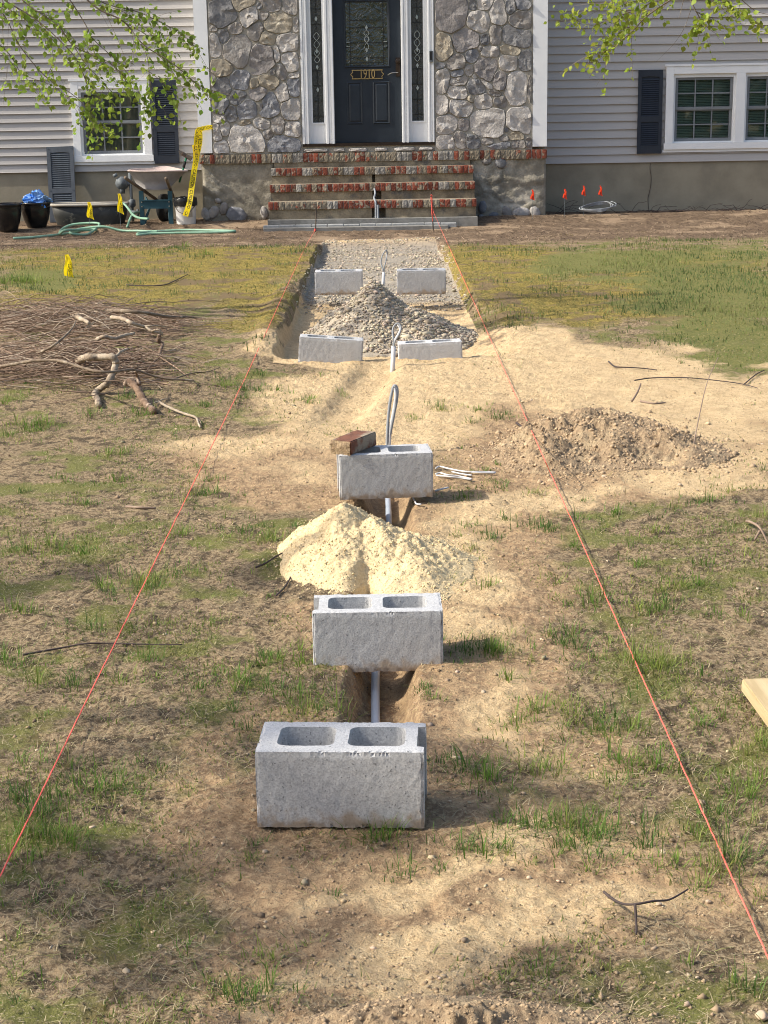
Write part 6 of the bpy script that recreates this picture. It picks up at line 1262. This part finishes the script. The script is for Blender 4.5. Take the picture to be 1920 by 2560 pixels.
def grass():
    cx = []; cy = []; hh = []; ln = []; wd = []; az = []; cc = []
    def tuft(p, s, n_, hmax, col, spread):
        r_ = np.abs(rs.normal(0, spread, n_)); a = rs.uniform(0, 6.283, n_); cx.append(p[0] + r_ * np.cos(a)); cy.append(p[1] + r_ * np.sin(a)); h = hmax * rs.uniform(.35, 1.0, n_); hh.append(h)
        l = h * np.clip(np.abs(rs.normal(.66, .25, n_)), .05, .985); ln.append(l); wd.append(rs.uniform(.0012, .0026, n_) * (1 + .06 * p[1])); az.append(a + rs.normal(0, .9, n_))
        dry = (rs.rand(n_, 1) < .16); c_ = np.array(col) * rs.uniform(.7, 1.35, (n_, 1)) * rs.uniform(.92, 1.08, (n_, 3)); cc.append(np.where(dry, np.array([.34, .28, .14]) * rs.uniform(.7, 1.2, (n_, 1)), c_))
    GRN = [(.12, .215, .035), (.17, .25, .045), (.09, .17, .035), (.25, .30, .07)]
    for (uv, s) in TU:
        p = G(*uv); col = GRN[rs.randint(4)]; tuft((p.x, p.y), s, int(38 * s * rs.uniform(.8, 1.3)), min(.12, .055 * s + .018) * rs.uniform(.7, 1.2), col, .032 * s)
        for _ in range(3): tuft((p.x + rs.normal(0, .06 * s), p.y + rs.normal(0, .06 * s)), s * .6, int(14 * s), .04 * s, col, .035 * s)
    # thin scatter, away from the bare soil
    x = rs.uniform(-3.2, 3.2, 9000); y = 2.3 + 9 * rs.rand(9000) ** 1.3; z_ = zones(x, y); dens = np.clip(1 - 1.15 * np.maximum(z_[0], z_[1]), .012, 1) * ss(-.15, .3, fbm(x, y, 1.6, 3)) * np.clip(.25 + .9 * np.abs(x), 0, 1)
    k = rs.rand(len(x)) < dens * .62
    for px, py in zip(x[k], y[k]): s = rs.uniform(.25, .75); tuft((px, py), s, rs.randint(5, 16), .065 * s, GRN[rs.randint(4)], .02)
    V_, T_, C_ = blades(*[np.concatenate(q) for q in (cx, cy, hh, ln, wd, az)], np.concatenate(cc))
    tag(link('grass', tri_mesh('grass', V_, T_, 'blade', C_)), 'scattered tufts of green grass over the near yard', None, kind='stuff')
    # mown lawn and moss further back
    n_ = 150000; x = rs.uniform(-5.2, 5.2, n_); y = rs.uniform(9.5, 20.5, n_); z_ = zones(x, y); gr = z_[3] + .0; mo = z_[2]; n1 = fbm(x, y, 2.2, 3); n2 = fbm(x, y, 7, 2)
    pg = .62 * np.clip(gr * 1.3 + 2.2 * n1 - .22, 0, 1) + .35 * np.clip(n2 * 2.5 - .2, 0, 1) * (mo > .2); pm_ = .30 * (mo > .25) * ss(-.3, .2, n2); walk = (np.abs(x) < .7); q = rs.rand(n_)
    isg = (q < pg) & (gr + mo > .15) & ~walk; ism = ~isg & (q < pm_ + pg) & ~walk; k = isg | ism; x, y, isg = x[k], y[k], isg[k]; n_ = len(x)
    h = np.where(isg, rs.uniform(.018, .045, n_) * (1 + .8 * np.clip(n1[k], 0, 1)), rs.uniform(.008, .022, n_)); l = h * rs.uniform(.15, .9, n_)
    t_ = ss(-.25, .25, fbm(x, y, 1.1, 4, .65) + rs.normal(0, .08, n_))[:, None]; t2 = ss(-.2, .25, fbm(x + 50, y * 1.6, 1.7, 4, .65) + rs.normal(0, .08, n_))[:, None]
    c_ = np.where(isg[:, None], np.array([.10, .145, .045]) * t_ + np.array([.20, .225, .07]) * (1 - t_), (np.array([.42, .34, .10]) * t2 + np.array([.20, .15, .07]) * (1 - t2)) * (.6 + .5 * t_)) * rs.uniform(.65, 1.35, (n_, 1)) * rs.uniform(.9, 1.1, (n_, 3))
    V_, T_, C_ = blades(x, y, h, l, rs.uniform(.003, .007, n_), rs.uniform(0, 6.283, n_), c_); tag(link('lawn', tri_mesh('lawn', V_, T_, 'blade', C_)), 'mossy yellow-green lawn with greener patches before the house', None, kind='stuff')
def cover():
    n_ = 240000; y = 2.25 + 8.5 * rs.rand(n_) ** 1.5; x = rs.uniform(-1, 1, n_) * (.34 + .28 * y); z_ = zones(x, y)
    d = np.clip(1 - 1.3 * np.maximum(z_[0], z_[1]), 0, 1) * ss(-.05, .3, fbm(x, y, 2.6, 4, .65) + .35 * z_[2]); k = rs.rand(n_) < d; x, y = x[k], y[k]; n_ = len(x); h = rs.uniform(.006, .022, n_)
    c_ = np.where(rs.rand(n_, 1) < .6, np.array([.17, .225, .055]), np.array([.28, .26, .09])) * rs.uniform(.6, 1.3, (n_, 1))
    V_, T_, C_ = blades(x, y, h, h * rs.uniform(.3, .95, n_), rs.uniform(.002, .004, n_) * (1 + .05 * y), rs.uniform(0, 6.283, n_), c_); tag(link('ground_cover', tri_mesh('ground_cover', V_, T_, 'blade', C_)), 'low patches of moss and creeping weeds in the near yard', None, kind='stuff')
grass(); cover()
def straw():
    n_ = 80000; x = rs.normal(0, 1, n_) * 0; y = 2.25 + 8.5 * rs.rand(n_) ** 1.6; x = rs.uniform(-1, 1, n_) * (.35 + .29 * y); z_ = zones(x, y)
    dens = np.clip(1.0 - 1.1 * np.maximum(z_[0], z_[1] * .9), .04, 1) * (.25 + .9 * ss(-.3, .25, fbm(x, y, 3.1, 3))); k = rs.rand(n_) < dens * .95; x, y = x[k], y[k]; n_ = len(x)
    L = rs.uniform(.012, .05, n_); a = rs.uniform(0, 6.283, n_); c_ = np.where(rs.rand(n_, 1) < .55, np.array([.40, .33, .20]), np.where(rs.rand(n_, 1) < .5, np.array([.17, .135, .09]), np.array([.20, .21, .07]))) * rs.uniform(.65, 1.3, (n_, 1))
    V_, T_, C_ = blades(x, y, L, L * rs.uniform(.965, .9995, n_), rs.uniform(.0009, .0019, n_) * (1 + .08 * y), a, c_, .006); tag(link('dry_thatch', tri_mesh('dry_thatch', V_, T_, 'straw', C_)), 'dry straw and thatch matted over the soil', None, kind='stuff')
    # bark and twig litter in front of the house
    n_ = 17000; x = rs.uniform(-5.4, 5.6, n_); y = rs.uniform(18.5, 22.9, n_); k = ~((np.abs(x) < .75) & (y < 20.5)) & ~((np.abs(x) < 1.6) & (y > 21.3)); x, y = x[k], y[k]; n_ = len(x)
    L = rs.uniform(.02, .13, n_); c_ = np.where(rs.rand(n_, 1) < .62, np.array([.13, .09, .06]), np.array([.36, .27, .18])) * rs.uniform(.6, 1.3, (n_, 1))
    V_, T_, C_ = blades(x, y, L, L * rs.uniform(.975, .9998, n_), rs.uniform(.004, .011, n_), rs.uniform(0, 6.283, n_), c_, .008); tag(link('bark_litter', tri_mesh('bark_litter', V_, T_, 'straw', C_)), 'strip of bark and twig litter along the house', None, kind='stuff')
straw()
